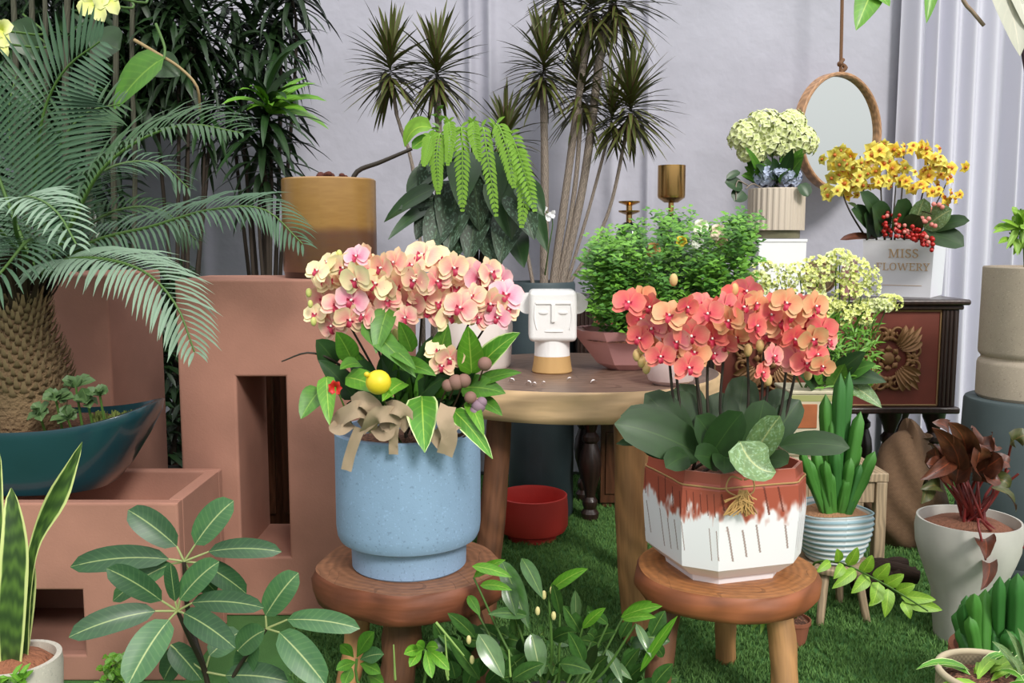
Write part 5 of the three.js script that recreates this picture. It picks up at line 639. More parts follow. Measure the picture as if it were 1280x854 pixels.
// ---------------------------------------------------------------- yellow-green blossoms in the cream pot
{
  const d = 2.98, hS = P(1090, 592, 2.88).y, x0 = P(985, 590, d).x, x1 = P(1096, 590, d).x, s = thing('side_stand', 'square pale wooden stand behind the finger cactus', 'stand', V((x0 + x1) / 2, 0, -d));
  part('top', box(x0, x1, hS - 0.03, hS, -d - 0.13, -d + 0.1, 0.004), M.paleWood, s); for (const x of [x0 + 0.02, x1 - 0.02]) for (const z of [-d - 0.11, -d + 0.08]) part('leg', box(x - 0.018, x + 0.018, 0, hS - 0.03, z - 0.018, z + 0.018), M.paleWood, s); part('apron', box(x0 + 0.04, x1 - 0.04, hS - 0.1, hS - 0.03, -d + 0.075, -d + 0.09), M.paleWood, s);
  const cxp = P(1012, 560, d - 0.02).x, w = PX(33, d), b = V(cxp, hS, -d - 0.01), t = thing('blossom_pot', 'pale yellow-green blossoms over fine foliage in a cream pot with terracotta square', 'potted plant', b), yt = P(1012, 484, d).y; seed(79);
  const cream = mat(0xdcd2b4, 0.6, { map: rep(T.mottle, 5) }); part('pot', box(cxp - w, cxp + w, hS, yt - 0.004, b.z - w, b.z + w, 0.006), cream, t); part('rim', box(cxp - w - 0.004, cxp + w + 0.004, yt - 0.012, yt, b.z - w - 0.004, b.z + w + 0.004, 0.004), cream, t);
  part('inset', box(P(990, 530, d - w).x, P(1022, 530, d - w).x, P(1000, 536, d - w).y, P(1000, 506, d - w).y, b.z + w - 0.002, b.z + w + 0.004, 0.002), mat(0xb5683c, 0.6, { map: rep(T.mottle, 8) }), t); part('band', box(cxp - w - 0.001, cxp + w + 0.001, P(1000, 503, d - w).y, yt - 0.014, b.z - w - 0.001, b.z + w + 0.001, 0.002), mat(0xa2a468, 0.6), t); part('groove', box(cxp - w - 0.002, cxp + w + 0.002, P(1000, 572, d - w).y, P(1000, 569, d - w).y, b.z - w - 0.002, b.z + w + 0.002, 0.001), mat(0x8d8266, 0.7), t);
  const spikes = [[955, 345, 16, 16], [975, 350, 18, 18], [1000, 350, 18, 20], [1020, 340, 18, 18], [1045, 335, 18, 18], [1065, 340, 18, 18], [1080, 350, 17, 20], [1085, 372, 15, 18], [1062, 375, 20, 20], [1035, 370, 20, 20], [1010, 365, 18, 18], [1046, 392, 18, 14], [1075, 392, 14, 12], [1100, 382, 12, 6], [1112, 378, 12, 7], [1050, 322, 10, 8], [948, 355, 10, 14], [1020, 385, 18, 14]];
  spikes.forEach(([px, py, rx, ry], n) => { const gs = []; for (let i = 0; i < 60; i++) { const a = R(6.28), e = R(-0.9, 1.3), C = P(px, py, d - 0.02).add(V(Math.cos(a) * Math.cos(e) * PX(rx, d), Math.sin(e) * PX(ry, d), Math.sin(a) * Math.cos(e) * 0.05)), o = V(Math.cos(a) * Math.cos(e), Math.sin(e), Math.sin(a) * Math.cos(e) + 0.6).normalize(); for (let k = 0; k < 4; k++) { const u = V(R(-1, 1), R(-1, 1), R(-1, 1)).cross(o).normalize(), B = C.clone().addScaledVector(u, 0.011).addScaledVector(o, 0.007); gs.push(blade([C, C.clone().lerp(B, 0.55).addScaledVector(o, 0.003), B], 0.0105, { cols: 3, prof: PROF.ellipse, up: o })); } } const m = stuff(part('blossom_head', merge(gs), n % 3 === 1 ? FL.hydr : FL.greeny, t)); part('stalk', tube([V(cxp + R(-0.04, 0.04), yt - 0.02, b.z + R(-0.04, 0.04)), P(1012 + (px - 1012) * 0.6 + 8, 440, d), P(px, py, d - 0.02)], 0.003, 0.002, 10, 5), M.stemGreen, m); });
  const fo = []; for (let i = 0; i < 520; i++) { const px = R(1020, 1092), py = R(400, 492), C = P(px, py, d + R(-0.06, 0.06)); fo.push(blade(strapPts(C, dirAE(R(6.28), R(-0.2, 1.3)), R(0.03, 0.06), 0.6, 4), R(0.005, 0.009), { cols: 3, up: V(0, 0.5, 0.9) })); } stuff(part('fine_foliage', merge(fo), L.herb, t));
  for (const [a, e, wd, m] of [[[1050, 470], [1108, 478], 26, L.darkGloss], [[1060, 480], [1102, 510], 24, L.phalPale], [[1045, 470], [1082, 440], 26, L.darkGloss], [[1030, 480], [1010, 440], 26, L.midGreen], [[1040, 485], [1056, 455], 26, L.midGreen], [[1020, 485], [1000, 470], 24, L.darkGloss], [[1025, 480], [1030, 430], 26, L.darkGloss], [[1055, 470], [1095, 455], 22, L.herb2]]) leafPx(t, m, [...a, d - 0.04], [...e, d - 0.1], wd, { prof: PROF.ovate });
}
// ---------------------------------------------------------------- hydrangea in the ribbed pot on the white box
{
  const d = 3.62, cx = PX(967 - 640, d), y0 = P(968, 298, d).y, b = V(cx, y0, -d), t = thing('potted_hydrangea', 'pale green hydrangea in a ribbed cream pot on an olive saucer', 'potted plant', b); seed(83);
  const r = PX(34, d), y1 = P(968, 288, d).y, yt = P(968, 236, d).y; part('saucer', lathe([[0, y0], [r * 0.84, y0], [r * 0.86, y0 + 0.004], [r * 0.86, y1], [0, y1]], V(cx, 0, -d)), mat(0x77735a, 0.6), t);
  const ribs = new THREE.BufferGeometry(); { const n = 120, pos = [], uv = [], idx = [], rows = [[0.0, y1], [1, y1], [1, yt - 0.004], [0.985, yt], [0.93, yt], [0.9, yt - 0.05]]; rows.forEach(([k, y], i) => { for (let j = 0; j <= n; j++) { const a = j / n * 6.2832, rr = r * k * (i > 0 && i < 3 ? 1 + 0.014 * (j % 4 < 2 ? 1 : -1) : 0.995); pos.push(cx + Math.cos(a) * rr, y, -d + Math.sin(a) * rr); uv.push(a * r, y); } }); for (let i = 0; i < rows.length - 1; i++) for (let j = 0; j < n; j++) { const a = i * (n + 1) + j, e = a + n + 1; idx.push(a, e, a + 1, e, e + 1, a + 1); } ribs.setAttribute('position', new THREE.Float32BufferAttribute(pos, 3)); ribs.setAttribute('uv', new THREE.Float32BufferAttribute(uv, 2)); ribs.setIndex(idx); ribs.computeVertexNormals(); }
  part('pot', toCreasedNormals(ribs, 0.25), mat(0xcdbfae, 0.7), t); part('soil', soilDisc(V(cx, yt - 0.02, -d), r * 0.92), M.soil, t);
  const heads = [[932, 172, 20, 0], [955, 160, 22, 0], [980, 165, 22, 0], [1000, 178, 20, 0], [965, 180, 20, 0], [940, 190, 16, 0], [990, 155, 16, 0], [985, 185, 14, 0], [955, 222, 13, 1], [985, 222, 14, 1], [972, 216, 10, 1]];
  for (const [px, py, rp, k] of heads) { const C = P(px, py, d - 0.02), rr = PX(rp, d), gs = []; for (let i = 0; i < 70; i++) { const o = dirAE(i * 2.4 + R(0.3), Math.asin(clamp(-0.6 + 1.55 * (i + 0.5) / 70, -1, 1))), q = C.clone().addScaledVector(o, rr * R(0.85, 1)); for (let j = 0; j < 4; j++) { const u = V(1, 0.3, 0.2).cross(o).normalize().applyAxisAngle(o, j * 1.57 + i), B = q.clone().addScaledVector(u, 0.019).addScaledVector(o, R(0, 0.008)); gs.push(blade([q, q.clone().lerp(B, 0.5).addScaledVector(o, 0.004), B], 0.019, { cols: 3, prof: PROF.ellipse, up: o })); } } const m = stuff(part('bloom', merge(gs), k ? FL.hydrBlue : FL.hydr, t)); part('stalk', tube([V(cx + R(-0.04, 0.04), yt - 0.02, -d + R(-0.04, 0.04)), P(967 + (px - 967) * 0.6, 205, d), C], 0.004, 0.003, 8, 5), M.stemGreen, m); }
  for (let i = 0; i < 34; i++) { const px = R(925, 1005), py = R(182, 225); leafPx(t, R() < 0.5 ? L.darkGloss : L.midGreen, [967 + (px - 967) * 0.4, 226, d - 0.02], [px, py, d - R(0, 0.12)], R(12, 22), { prof: PROF.ovate, n: 6 }); }
  for (const [a, e, w] of [[[928, 236], [906, 228], 20], [[930, 240], [918, 252], 22], [[1000, 230], [1010, 246], 18], [[925, 215], [908, 224], 10]]) leafPx(t, L.darkGloss, [...a, d - 0.1], [...e, d - 0.12], w, { prof: PROF.ellipse });
  part('stalk', tube([P(935, 232, d - 0.1), P(922, 226, d - 0.11), P(920, 250, d - 0.12)], 0.003, 0.002, 8, 5), M.stemTan, t); part('stalk', tube([P(950, 234, d - 0.05), P(940, 230, d - 0.09), P(932, 236, d - 0.1)], 0.003, 0.003, 8, 5), M.stemTan, t);
}
// ---------------------------------------------------------------- yellow orchids in the white lettered box pot
{
  const d = 3.56, yb = SB.top, w = 0.142, cx = P(1123, 340, d).x, yt = P(1120, 299, d).y, b = V(cx, yb, -d - 0.06), t = thing('orchid_box', 'yellow orchids and red berries in a white box pot with gold lettering', 'potted plant', b); seed(89); t.rotation.y = 0;
  const white = mat(0xe6e6ec, 0.55);
  { // square pot turned a little to the left, its right side showing
    const ang = -0.6, W = 0.262, fr = V(PX(1165 - 640, 3.53), 0, -3.53), n = V(-Math.sin(0.6), 0, Math.cos(0.6)), ex = V(Math.cos(0.6), 0, Math.sin(0.6)), c = fr.clone().addScaledVector(ex, -W / 2).addScaledVector(n, -W / 2), k = W / Math.SQRT2;
    const g = new THREE.CylinderGeometry(k, k * 0.95, yt - yb, 4, 1, false); g.rotateY(Math.PI / 4); let q = g.toNonIndexed(); q.computeVertexNormals(); q = tri(q); q.rotateY(ang); q.translate(c.x, (yt + yb) / 2, c.z); part('pot', q, white, t);
    const rim = new THREE.CylinderGeometry(k * 1.01, k * 1.01, 0.006, 4, 1, false); rim.rotateY(Math.PI / 4 + ang); const rq = rim.toNonIndexed(); rq.computeVertexNormals(); rq.translate(c.x, yt, c.z); part('rim', rq, white, t);
    const sl = new THREE.PlaneGeometry(W * 0.93, W * 0.93); sl.rotateX(-Math.PI / 2); sl.rotateY(ang); sl.translate(c.x, yt + 0.0042, c.z); part('soil', sl, M.soil, t);
    const font = await new FontLoader().loadAsync('fonts/droid/droid_serif_regular.typeface.json'), gold = mat(0xcfae88, 0.45, { metalness: 0.3 }), tilt = Math.atan(W * 0.025 / (yt - yb)), zAt = (f) => W / 2 * (0.95 + 0.05 * f) + 0.0006;
    for (const [s, size, yy] of [['MISS', 0.034, 0.68], ['FLOWERY', 0.029, 0.46]]) { const tg = new TextGeometry(s, { font, size, depth: 0.0015, curveSegments: 3 }); tg.computeBoundingBox(); tg.translate(-tg.boundingBox.max.x / 2, 0, 0); tg.rotateX(tilt); tg.translate(0.02, yb + (yt - yb) * yy, zAt(yy)); tg.rotateY(ang); tg.translate(c.x, 0, c.z); part('lettering', tg, gold, t); }
    const ln = new THREE.BoxGeometry(W * 0.55, 0.002, 0.001); ln.rotateX(tilt); ln.translate(0.02, yb + (yt - yb) * 0.2, zAt(0.2)); ln.rotateY(ang); ln.translate(c.x, 0, c.z); part('printed_line', ln, gold, t);
  }
  const fl = []; for (let i = 0; i < 130; i++) { const k = i / 130; let px = 1035 + 160 * k + R(-14, 14), py = 220 + R(-26, 34) - 16 * Math.sin(k * 3.1) + (k > 0.75 ? 26 * (k - 0.75) * 2 : 0); fl.push([px, py]); }
  for (const [px, py] of fl) { const C = P(px, py, d - R(-0.02, 0.1)), r = PX(R(6, 11.5), d), f = V((px - 1120) / 120 + R(-1.1, 1.1), R(-0.7, 0.9), 1).normalize(), u0 = V(0, 1, 0).cross(f).normalize(), gs = []; for (let k = 0; k < 5; k++) { const u = u0.clone().applyAxisAngle(f, k * 1.2566 + R(0.4)), B = C.clone().addScaledVector(u, r).addScaledVector(f, -0.002); gs.push(blade([C, C.clone().lerp(B, 0.5).addScaledVector(f, 0.006), B], r * 0.95, { cols: 3, prof: PROF.ellipse, up: f })); } const m = part('flower', merge(gs), R() < (px < 1110 ? 0.35 : 0.75) ? FL.yellow : FL.yellow2, t); part('lip', ball(r * 0.22, C.clone().addScaledVector(f, 0.008), 1, 1, 1, 6, 5), mat(0xc46a28, 0.5), m); }
  for (const [px, py] of [[1045, 205], [1075, 195], [1100, 200], [1130, 190], [1160, 200], [1185, 225], [1120, 230]]) part('stem', tube([P(1110 + (px - 1110) * 0.4, 300, d - 0.06), P(1110 + (px - 1110) * 0.8, 255, d - 0.05), P(px, py, d)], 0.004, 0.002, 12, 6), M.stemDark, t);
  for (const [a, e, w, m] of [[[1100, 296], [1064, 262], 30, L.phal], [[1095, 298], [1050, 300], 10, L.begon], [[1110, 296], [1075, 240], 26, L.phal], [[1105, 294], [1090, 258], 40, L.phal], [[1125, 292], [1122, 250], 36, L.phal], [[1150, 292], [1205, 308], 34, L.phal], [[1160, 288], [1212, 276], 20, L.phal], [[1155, 286], [1190, 262], 30, L.phalPale], [[1140, 290], [1155, 248], 26, L.phalPale], [[1130, 296], [1150, 270], 28, L.darkGloss], [[1090, 296], [1080, 268], 34, L.phal], [[1058, 254], [1070, 260], 8, L.phal]]) leafPx(t, m, [...a, d - 0.08], [...e, d - 0.16], w, { prof: PROF.ellipse });
  const red = mat(0xb01f1a, 0.3), pinkb = mat(0xd9877c, 0.45), rg = new THREE.SphereGeometry(1, 8, 6); for (let i = 0; i < 90; i++) { const k = R(); const px = i < 25 ? R(1104, 1125) : 1118 + 48 * k, py = (i < 25 ? R(272, 292) : 288 + 18 * k * k) + R(-9, 9); const m = local('berry', rg, i % 6 ? red : pinkb, t); m.scale.setScalar(R(0.006, 0.0095)); m.position.copy(P(px, py, d - R(0.1, 0.19))).sub(t.position); } for (let i = 0; i < 14; i++) { const m = local('berry', rg, pinkb, t); m.scale.setScalar(0.009); m.position.copy(P(R(1152, 1178), R(255, 285), d - R(0.1, 0.16))).sub(t.position); }
  for (const [px, py] of [[1110, 282], [1130, 292], [1155, 296], [1165, 268], [1164, 303]]) part('berry_twig', tube([P(1128, 298, d - 0.07), P((px + 1128) / 2, py - 4, d - 0.12), P(px, py, d - 0.15)], 0.003, 0.002, 8, 5), M.stemDark, t);
}
// ---------------------------------------------------------------- right edge: tiered vase on a slate pot
{
  const d = 3.02, c = V(P(1290, 400, d).x, 0, -d), hS = P(1290, 497, d).y, o = thing('slate_pot', 'large dark slate green pot standing upside down under the tiered vase', 'pot', c), rb = c.x - P(1212, 500, d).x; M.slateG = mat(0x4b585a, 0.65, { map: rep(T.mottle, 3) });
  part('pot', lathe([[rb * 0.92, 0], [rb * 0.95, 0], [rb * 1.06, 0.08], [rb * 1.04, 0.3], [rb, hS - 0.012], [rb * 0.98, hS - 0.003], [rb * 0.95, hS], [0, hS]], V(c.x, 0, c.z), 64), M.slateG, o); part('rim', lathe([[rb * 0.95, 0], [rb * 1.08, 0.001], [rb * 1.1, 0.03], [rb * 1.06, 0.05]], V(c.x, 0, c.z), 64), M.slateG, o);
  const t = thing('tiered_vase', 'tall stepped beige stone vase with yellow-green sprigs on the slate pot', 'vase', V(c.x, hS, c.z)), Y = (py) => P(1240, py, d).y, r1 = c.x - P(1231, 400, d).x, r2 = c.x - P(1226, 480, d).x, yt = Y(333); seed(91); M.stone = mat(0xb9ab98, 0.8, { map: rep(T.speck, 4), bumpMap: rep(T.fine, 8), bumpScale: 0.001 });
  part('vase', lathe([[0, hS], [r2 * 0.95, hS], [r2, hS + 0.01], [r2, Y(455)], [r2 * 0.98, Y(451)], [r2 * 0.93, Y(448)], [r2 * 0.93, Y(446)], [r1 * 0.99, Y(442)], [r1, Y(438)], [r1 * 0.99, yt - 0.004], [r1 * 0.97, yt], [r1 * 0.9, yt], [r1 * 0.88, yt - 0.06], [0, yt - 0.06]], V(c.x, 0, c.z), 64), M.stone, t);
  part('soil', soilDisc(V(c.x, yt - 0.05, c.z), r1 * 0.88), M.soil, t);
  for (const [px, py] of [[1268, 270], [1262, 285], [1276, 255]]) part('stem', tube([V(c.x - 0.03, yt - 0.05, c.z), P(1280, 310, d), P(px, py + 6, d - 0.03)], 0.004, 0.003, 8, 5), M.stemGreen, t);
  for (let i = 0; i < 26; i++) { const A = P(R(1262, 1282), R(272, 300), d - 0.03), B = P(R(1240, 1290), R(258, 320), d - R(0, 0.1)); part('leaf', blade(bez(A, A.clone().lerp(B, 0.5).add(V(0, 0.012, 0.01)), B, 6), 0.022, { prof: PROF.obovate, up: V(0, 0.6, 0.8) }), L.fern, t); }
  for (const [px, py] of [[1242, 286], [1252, 284], [1272, 262]]) leafPx(t, L.lime, [1270, 288, d - 0.03], [px, py, d - 0.08], 12, { prof: PROF.obovate });
}
// ---------------------------------------------------------------- begonia in the white tapered vase
{
  const d = 2.45, c = V(P(1207, 720, d).x, 0, -d), t = thing('potted_begonia', 'withered dark red begonia in a tall white tapered vase', 'potted plant', c.clone()), r = PX(64, d), yt = P(1207, 648, d).y; seed(97); const rf = PX(34, d);
  M.vaseGrey = mat(0xc9c6bd, 0.6, { map: rep(T.mottle, 3) }); const yb = 0;
  part('vase', lathe([[0, yb], [rf, yb], [rf * 1.03, yb + 0.01], [rf * 1.2, yt * 0.4], [r * 0.84, yt - 0.13], [r * 0.88, yt - 0.115], [r * 0.97, yt - 0.075], [r, yt - 0.03], [r * 0.97, yt], [r * 0.93, yt], [r * 0.9, yt - 0.03], [r * 0.8, yt - 0.1]], V(c.x, 0, c.z), 64), M.vaseGrey, t); part('soil', soilDisc(V(c.x, yt - 0.03, c.z), r * 0.9, 0.02), mat(0x8a5a44, 0.95, { map: rep(T.mottle, 8), bumpMap: rep(T.coarse, 10), bumpScale: 0.006 }), t);
  const redS = mat(0x6e1f1d, 0.45); for (let i = 0; i < 26; i++) { const a = R(-1.2, 1.2); part('stem', tube([V(c.x + R(-0.03, 0.04), yt - 0.02, c.z + R(-0.02, 0.03)), V(c.x + Math.sin(a) * 0.05, yt + 0.06, c.z + R(-0.03, 0.06)), V(c.x + Math.sin(a) * 0.12, yt + 0.1 + Math.cos(a) * 0.07, c.z + R(-0.04, 0.08))], R(0.0035, 0.006), 0.003, 8, 6), redS, t); }
  for (const [a, e, w, m] of [[[1200, 590], [1165, 535], 40, L.begon], [[1205, 585], [1185, 528], 46, L.begon], [[1210, 590], [1240, 540], 50, L.begon], [[1215, 595], [1252, 570], 44, L.begon], [[1190, 600], [1158, 580], 46, L.begon], [[1195, 605], [1200, 555], 52, L.begon], [[1225, 600], [1250, 600], 36, L.begon], [[1215, 600], [1225, 555], 46, L.begon], [[1160, 600], [1152, 630], 34, L.begonGreen], [[1170, 595], [1168, 560], 40, L.begon], [[1235, 600], [1262, 610], 30, L.begonGreen], [[1262, 555], [1290, 545], 30, L.begonGreen], [[1228, 672], [1232, 700], 34, L.begon], [[1232, 690], [1226, 738], 26, L.begon], [[1180, 590], [1160, 555], 34, L.begon], [[1205, 570], [1215, 535], 40, L.begon], [[1215, 560], [1245, 560], 30, L.begon], [[1190, 575], [1150, 600], 30, L.begon], [[1185, 545], [1165, 528], 28, L.begon], [[1235, 580], [1262, 585], 30, L.begon], [[1175, 610], [1150, 612], 26, L.begonGreen], [[1238, 610], [1270, 640], 26, L.begonGreen]]) leafPx(t, m, [...a, d - 0.04 - R(0, 0.05)], [...e, d - 0.05 - R(0, 0.1) - (a[1] > 660 ? 0.12 : 0)], w * 0.8, { prof: PROF.ovate, wav: 0.05, fold: R(0.1, 0.5), up: V(R(-0.9, 0.9), R(0, 0.9), R(0.3, 1)), bow: V(R(-0.02, 0.02), R(0.01, 0.04), R(0, 0.05)) });
  part('stem', tube([V(c.x + 0.02, yt - 0.01, c.z + 0.08), P(1222, 650, d - 0.15), P(1228, 680, d - 0.17), P(1232, 700, d - 0.16)], 0.004, 0.003, 10, 6), redS, t); part('stem', tube([V(c.x + 0.03, yt, c.z + 0.03), P(1250, 668, d - 0.08), P(1290, 690, d - 0.08)], 0.005, 0.003, 10, 6), redS, t); part('stem', tube([V(c.x + 0.03, yt, c.z), P(1250, 610, d), P(1264, 556, d - 0.06)], 0.004, 0.003, 10, 6), redS, t);
}
{ // burlap sack and weathered root behind the vase
  const d = 3.27, c = V(P(1128, 660, d).x, 0, -d), o = thing('burlap_sack', 'slumped tan burlap sack between the cactus bowl and white vase', 'sack', c); const g = new THREE.SphereGeometry(1, 40, 28), p = g.attributes.position; for (let i = 0; i < p.count; i++) { const x = p.getX(i), y = p.getY(i), z = p.getZ(i), k = 1 + 0.07 * Math.sin(x * 5 + y * 3) + 0.05 * Math.sin(y * 9 + z * 4 + x * 7); p.setXYZ(i, x * 0.125 * k * (1 + 0.25 * (y < 0 ? 1 : 1 - y)), Math.max(-0.16, y * 0.2) * 1.0 + 0.16 + (y > 0 ? 0.1 * y * y * (x > 0 ? 1 : 0.55) : 0), z * 0.14 * k); } g.computeVertexNormals(); g.translate(c.x, 0, c.z); part('bag', g, mat(0x8a6a4e, 0.9, { map: rep(T.weave, 6), bumpMap: rep(T.weave, 6), bumpScale: 0.002 }), o);
  part('neck', lathe([[0.05, 0.33], [0.035, 0.37], [0.06, 0.4], [0.055, 0.4], [0.03, 0.37]], V(c.x + 0.03, 0, c.z), 18), mat(0x8a6a4e, 0.9, { map: rep(T.weave, 6) }), o);
  seed(99); const d2 = 2.62, c2 = V(P(1118, 715, d2).x, 0.03, -d2 - 0.08), q = thing('driftwood', 'dark brown weathered driftwood lying on the turf beside the white vase', 'driftwood', c2); for (let i = 0; i < 5; i++) part('branch', tube([V(c2.x - 0.08 + R(-0.02, 0.02), 0.04 + R(0, 0.05), c2.z + R(-0.05, 0.05)), V(c2.x, 0.06 + R(0, 0.06), c2.z + R(-0.04, 0.04)), V(c2.x + 0.09, 0.04 + R(0, 0.08), c2.z + R(-0.05, 0.05))], R(0.025, 0.04), R(0.014, 0.03), 10, 9, 0.15), mat(0x4a3428, 0.9, { map: rep(T.grain, 6, 3) }), q);
}
// ---------------------------------------------------------------- fern fronds by the stool
{
  const d = 2.32, b = V(P(1000, 800, 2.36).x, 0, -2.42), t = thing('fern', 'bright green fern with two arching fronds beside the reddish stool', 'fern', b); seed(101); hiddenPot(t, b, 0.045, 0.07, M.clayPot);
  const p1 = [[1018, 704, d - 0.02], [1050, 704, d - 0.06], [1090, 722, d - 0.1], [1130, 745, d - 0.14], [1160, 764, d - 0.16]].map(q => P(...q));
  part('rachis', tube([V(b.x, 0.06, b.z), P(1010, 735, d + 0.02), ...p1], 0.004, 0.002, 24, 6), M.stemGreen, t);
  for (const [x0, y0, x1, y1, w] of [[1038, 702, 1020, 716, 12], [1048, 703, 1046, 686, 13], [1060, 707, 1072, 684, 16], [1070, 712, 1040, 736, 16], [1078, 716, 1090, 694, 18], [1086, 720, 1064, 742, 18], [1094, 724, 1112, 704, 18], [1098, 728, 1090, 758, 20], [1106, 732, 1130, 718, 17], [1110, 736, 1106, 772, 18], [1120, 740, 1144, 731, 17], [1126, 746, 1170, 750, 17], [1128, 752, 1138, 774, 14], [1132, 752, 1178, 763, 19], [1104, 738, 1086, 758, 15], [1054, 706, 1042, 724, 14]]) leafPx(t, L.fern, [x0, y0, d - 0.08], [x1, y1, d - 0.1], w, { name: 'leaflet', prof: PROF.ovate, fold: 0.18, up: V(0, 0.3, 1), wav: 0.015, bow: V(0, 0.006, 0.01) });
  const p2 = [[1012, 706, d - 0.04], [1000, 712, d - 0.1], [975, 738, d - 0.24], [948, 778, d - 0.28]].map(q => P(...q)); const cv2 = new THREE.CatmullRomCurve3(p2); part('rachis', tube([P(1010, 735, d + 0.02), ...p2], 0.003, 0.0015, 18, 6), M.stemGreen, t); for (let i = 0; i < 13; i++) { const u = 0.08 + i / 13 * 0.9, A = cv2.getPointAt(u), T0 = cv2.getTangentAt(u); for (const s of [-1, 1]) part('leaflet', blade(strapPts(A, T0.clone().add(V(s * 0.35, s * 0.2, 0.1)), 0.055, 0.3, 5), 0.012, { up: V(0, 0.5, 1), cols: 3 }), i % 2 ? L.midGreen : L.fern, t); }
}
// ---------------------------------------------------------------- bottom right: cactus clump and leafy pot
{
  const d = 2.0, b = V(P(1262, 800, d).x, 0, -d), t = thing('cactus_clump', 'dense clump of stubby green cactus fingers in front of the white vase', 'potted plant', b); seed(103); const hp = P(1250, 815, d).y; hiddenPot(t, b, 0.12, hp, M.clayPot);
  const q = [[1212, 800, 1208, 744], [1222, 806, 1218, 742], [1232, 800, 1232, 736], [1242, 806, 1238, 760], [1250, 800, 1250, 720], [1258, 800, 1262, 722], [1268, 800, 1272, 716], [1276, 800, 1284, 714], [1264, 806, 1268, 746], [1276, 810, 1282, 772], [1240, 815, 1238, 775], [1226, 812, 1212, 770], [1256, 815, 1256, 765], [1218, 800, 1204, 756], [1246, 800, 1244, 730], [1286, 800, 1296, 724], [1268, 815, 1270, 776], [1234, 818, 1228, 764], [1216, 812, 1200, 784], [1230, 820, 1222, 786], [1246, 820, 1244, 788], [1260, 822, 1262, 790], [1274, 822, 1280, 796], [1210, 806, 1196, 764]]; for (const [x0, y0, x1, y1] of q) { const A = P(x0, y0, d + R(-0.06, 0.06)); A.y = hp - 0.02; A.x = b.x + clamp(A.x - b.x, -0.09, 0.09); cactusFinger(A, P(x1, y1, d + R(-0.08, 0.06)), PX(R(7, 10), d), R() < 0.5 ? L.cactus : L.cactus2, t); }
}
{
  const d = 1.72, b = V(P(1240, 840, d).x, 0, -d), t = thing('leafy_pot', 'yellow-green leafy plant in a shallow woven pot below the cactus clump', 'potted plant', b); seed(107); const hp = P(1240, 842, d).y, r = 0.1;
  part('pot', lathe([[0, 0], [r * 0.8, 0], [r, hp * 0.5], [r, hp - 0.01], [r * 0.98, hp], [r * 0.92, hp], [r * 0.88, hp - 0.04]], V(b.x, 0, b.z)), mat(0xa99a7c, 0.85, { map: rep(T.weave, 4) }), t); part('rim', new THREE.TorusGeometry(r * 0.97, 0.007, 8, 48).rotateX(Math.PI / 2).translate(b.x, hp, b.z), mat(0xb9ab8e, 0.85), t); part('soil', soilDisc(V(b.x, hp - 0.025, b.z), r * 0.9), M.soil, t);
  for (let i = 0; i < 18; i++) { const a = R(6.28), A = V(b.x + R(-0.04, 0.04), hp - 0.01, b.z + R(-0.04, 0.04)); part('leaf', blade(strapPts(A, dirAE(a, R(0.2, 0.9)), R(0.07, 0.12), 1.3, 7), R(0.016, 0.024), { up: V(0, 1, 0.3), prof: PROF.lance }), R() < 0.6 ? L.fern : L.varieg, t); }
  for (const [x, y, x1, y1] of [[1278, 850, 1240, 802], [1282, 845, 1258, 788], [1285, 840, 1272, 785], [1280, 855, 1262, 820]]) leafPx(t, L.phalPale, [x, y, d + 0.03], [x1, y1, d - 0.05], 13, { prof: PROF.lance });
}
// ---------------------------------------------------------------- snake plant, bottom left
{
  const d = 1.7, c = V(P(20, 830, d).x, 0, -d), t = thing('snake_plant', 'variegated snake plant in a pale stone pot before the terracotta trough', 'potted plant', c), yt = P(20, 822, d).y, r = PX(56, d); seed(109); M.palePot = mat(0xd2cbbd, 0.8, { map: rep(T.speck, 5) });
  part('pot', lathe([[0, 0], [r * 0.8, 0], [r * 0.85, 0.01], [r, yt - 0.02], [r * 0.98, yt], [r * 0.86, yt], [r * 0.84, yt - 0.04]], V(c.x, 0, c.z)), M.palePot, t); part('soil', soilDisc(V(c.x, yt - 0.02, c.z), r * 0.86, 0.02), mat(0xa0674a, 0.95, { map: rep(T.mottle, 10), bumpMap: rep(T.coarse, 10), bumpScale: 0.006 }), t);
  const sn = (pts, w, tw = 0) => part('leaf', blade(spline(pts.map(q => P(...q)), 18), PX(w, d), { prof: q => Math.pow(Math.sin(Math.PI * (0.18 + 0.82 * Math.pow(q, 1.1))), 0.6) * 0.97 + 0.03, up: V(0.1, 0.1, 1), fold: 0.3, twist: tw }), L.snake, t);
  part('leaf', blade(spline([[30, 835, d], [34, 740, d - 0.01], [44, 680, d - 0.02], [72, 620, d - 0.03], [103, 552, d - 0.03]].map(q => P(...q)), 20), PX(27, d), { prof: q => (0.45 + 0.55 * Math.exp(-(((q - 0.74) / 0.16) ** 2))) * Math.sqrt(Math.max(0.0004, 1 - Math.max(0, (q - 0.76) / 0.24) ** 1.8)), up: V(0.1, 0.1, 1), fold: 0.35, twist: 0.5 }), L.snake, t); sn([[14, 838, d - 0.02], [16, 760, d - 0.03], [20, 680, d - 0.03], [14, 610, d - 0.02]], 40); sn([[2, 838, d], [-4, 740, d], [-6, 650, d], [-2, 560, d + 0.02]], 30); sn([[26, 838, d + 0.02], [32, 770, d + 0.02], [36, 720, d + 0.01], [36, 690, d]], 22, 0.4); sn([[-10, 838, d + 0.02], [-20, 740, d + 0.03], [-20, 640, d + 0.03]], 34);
  for (let i = 0; i < 20; i++) { const A = P(R(4, 30), R(846, 860), d - 0.09); part('sprout_leaf', blade(strapPts(A, dirAE(R(6.28), R(0.3, 1.2)), 0.03, 0.6, 4), 0.012, { cols: 3, prof: PROF.ellipse, up: V(0, 1, 0.4) }), L.bright, t); }
}
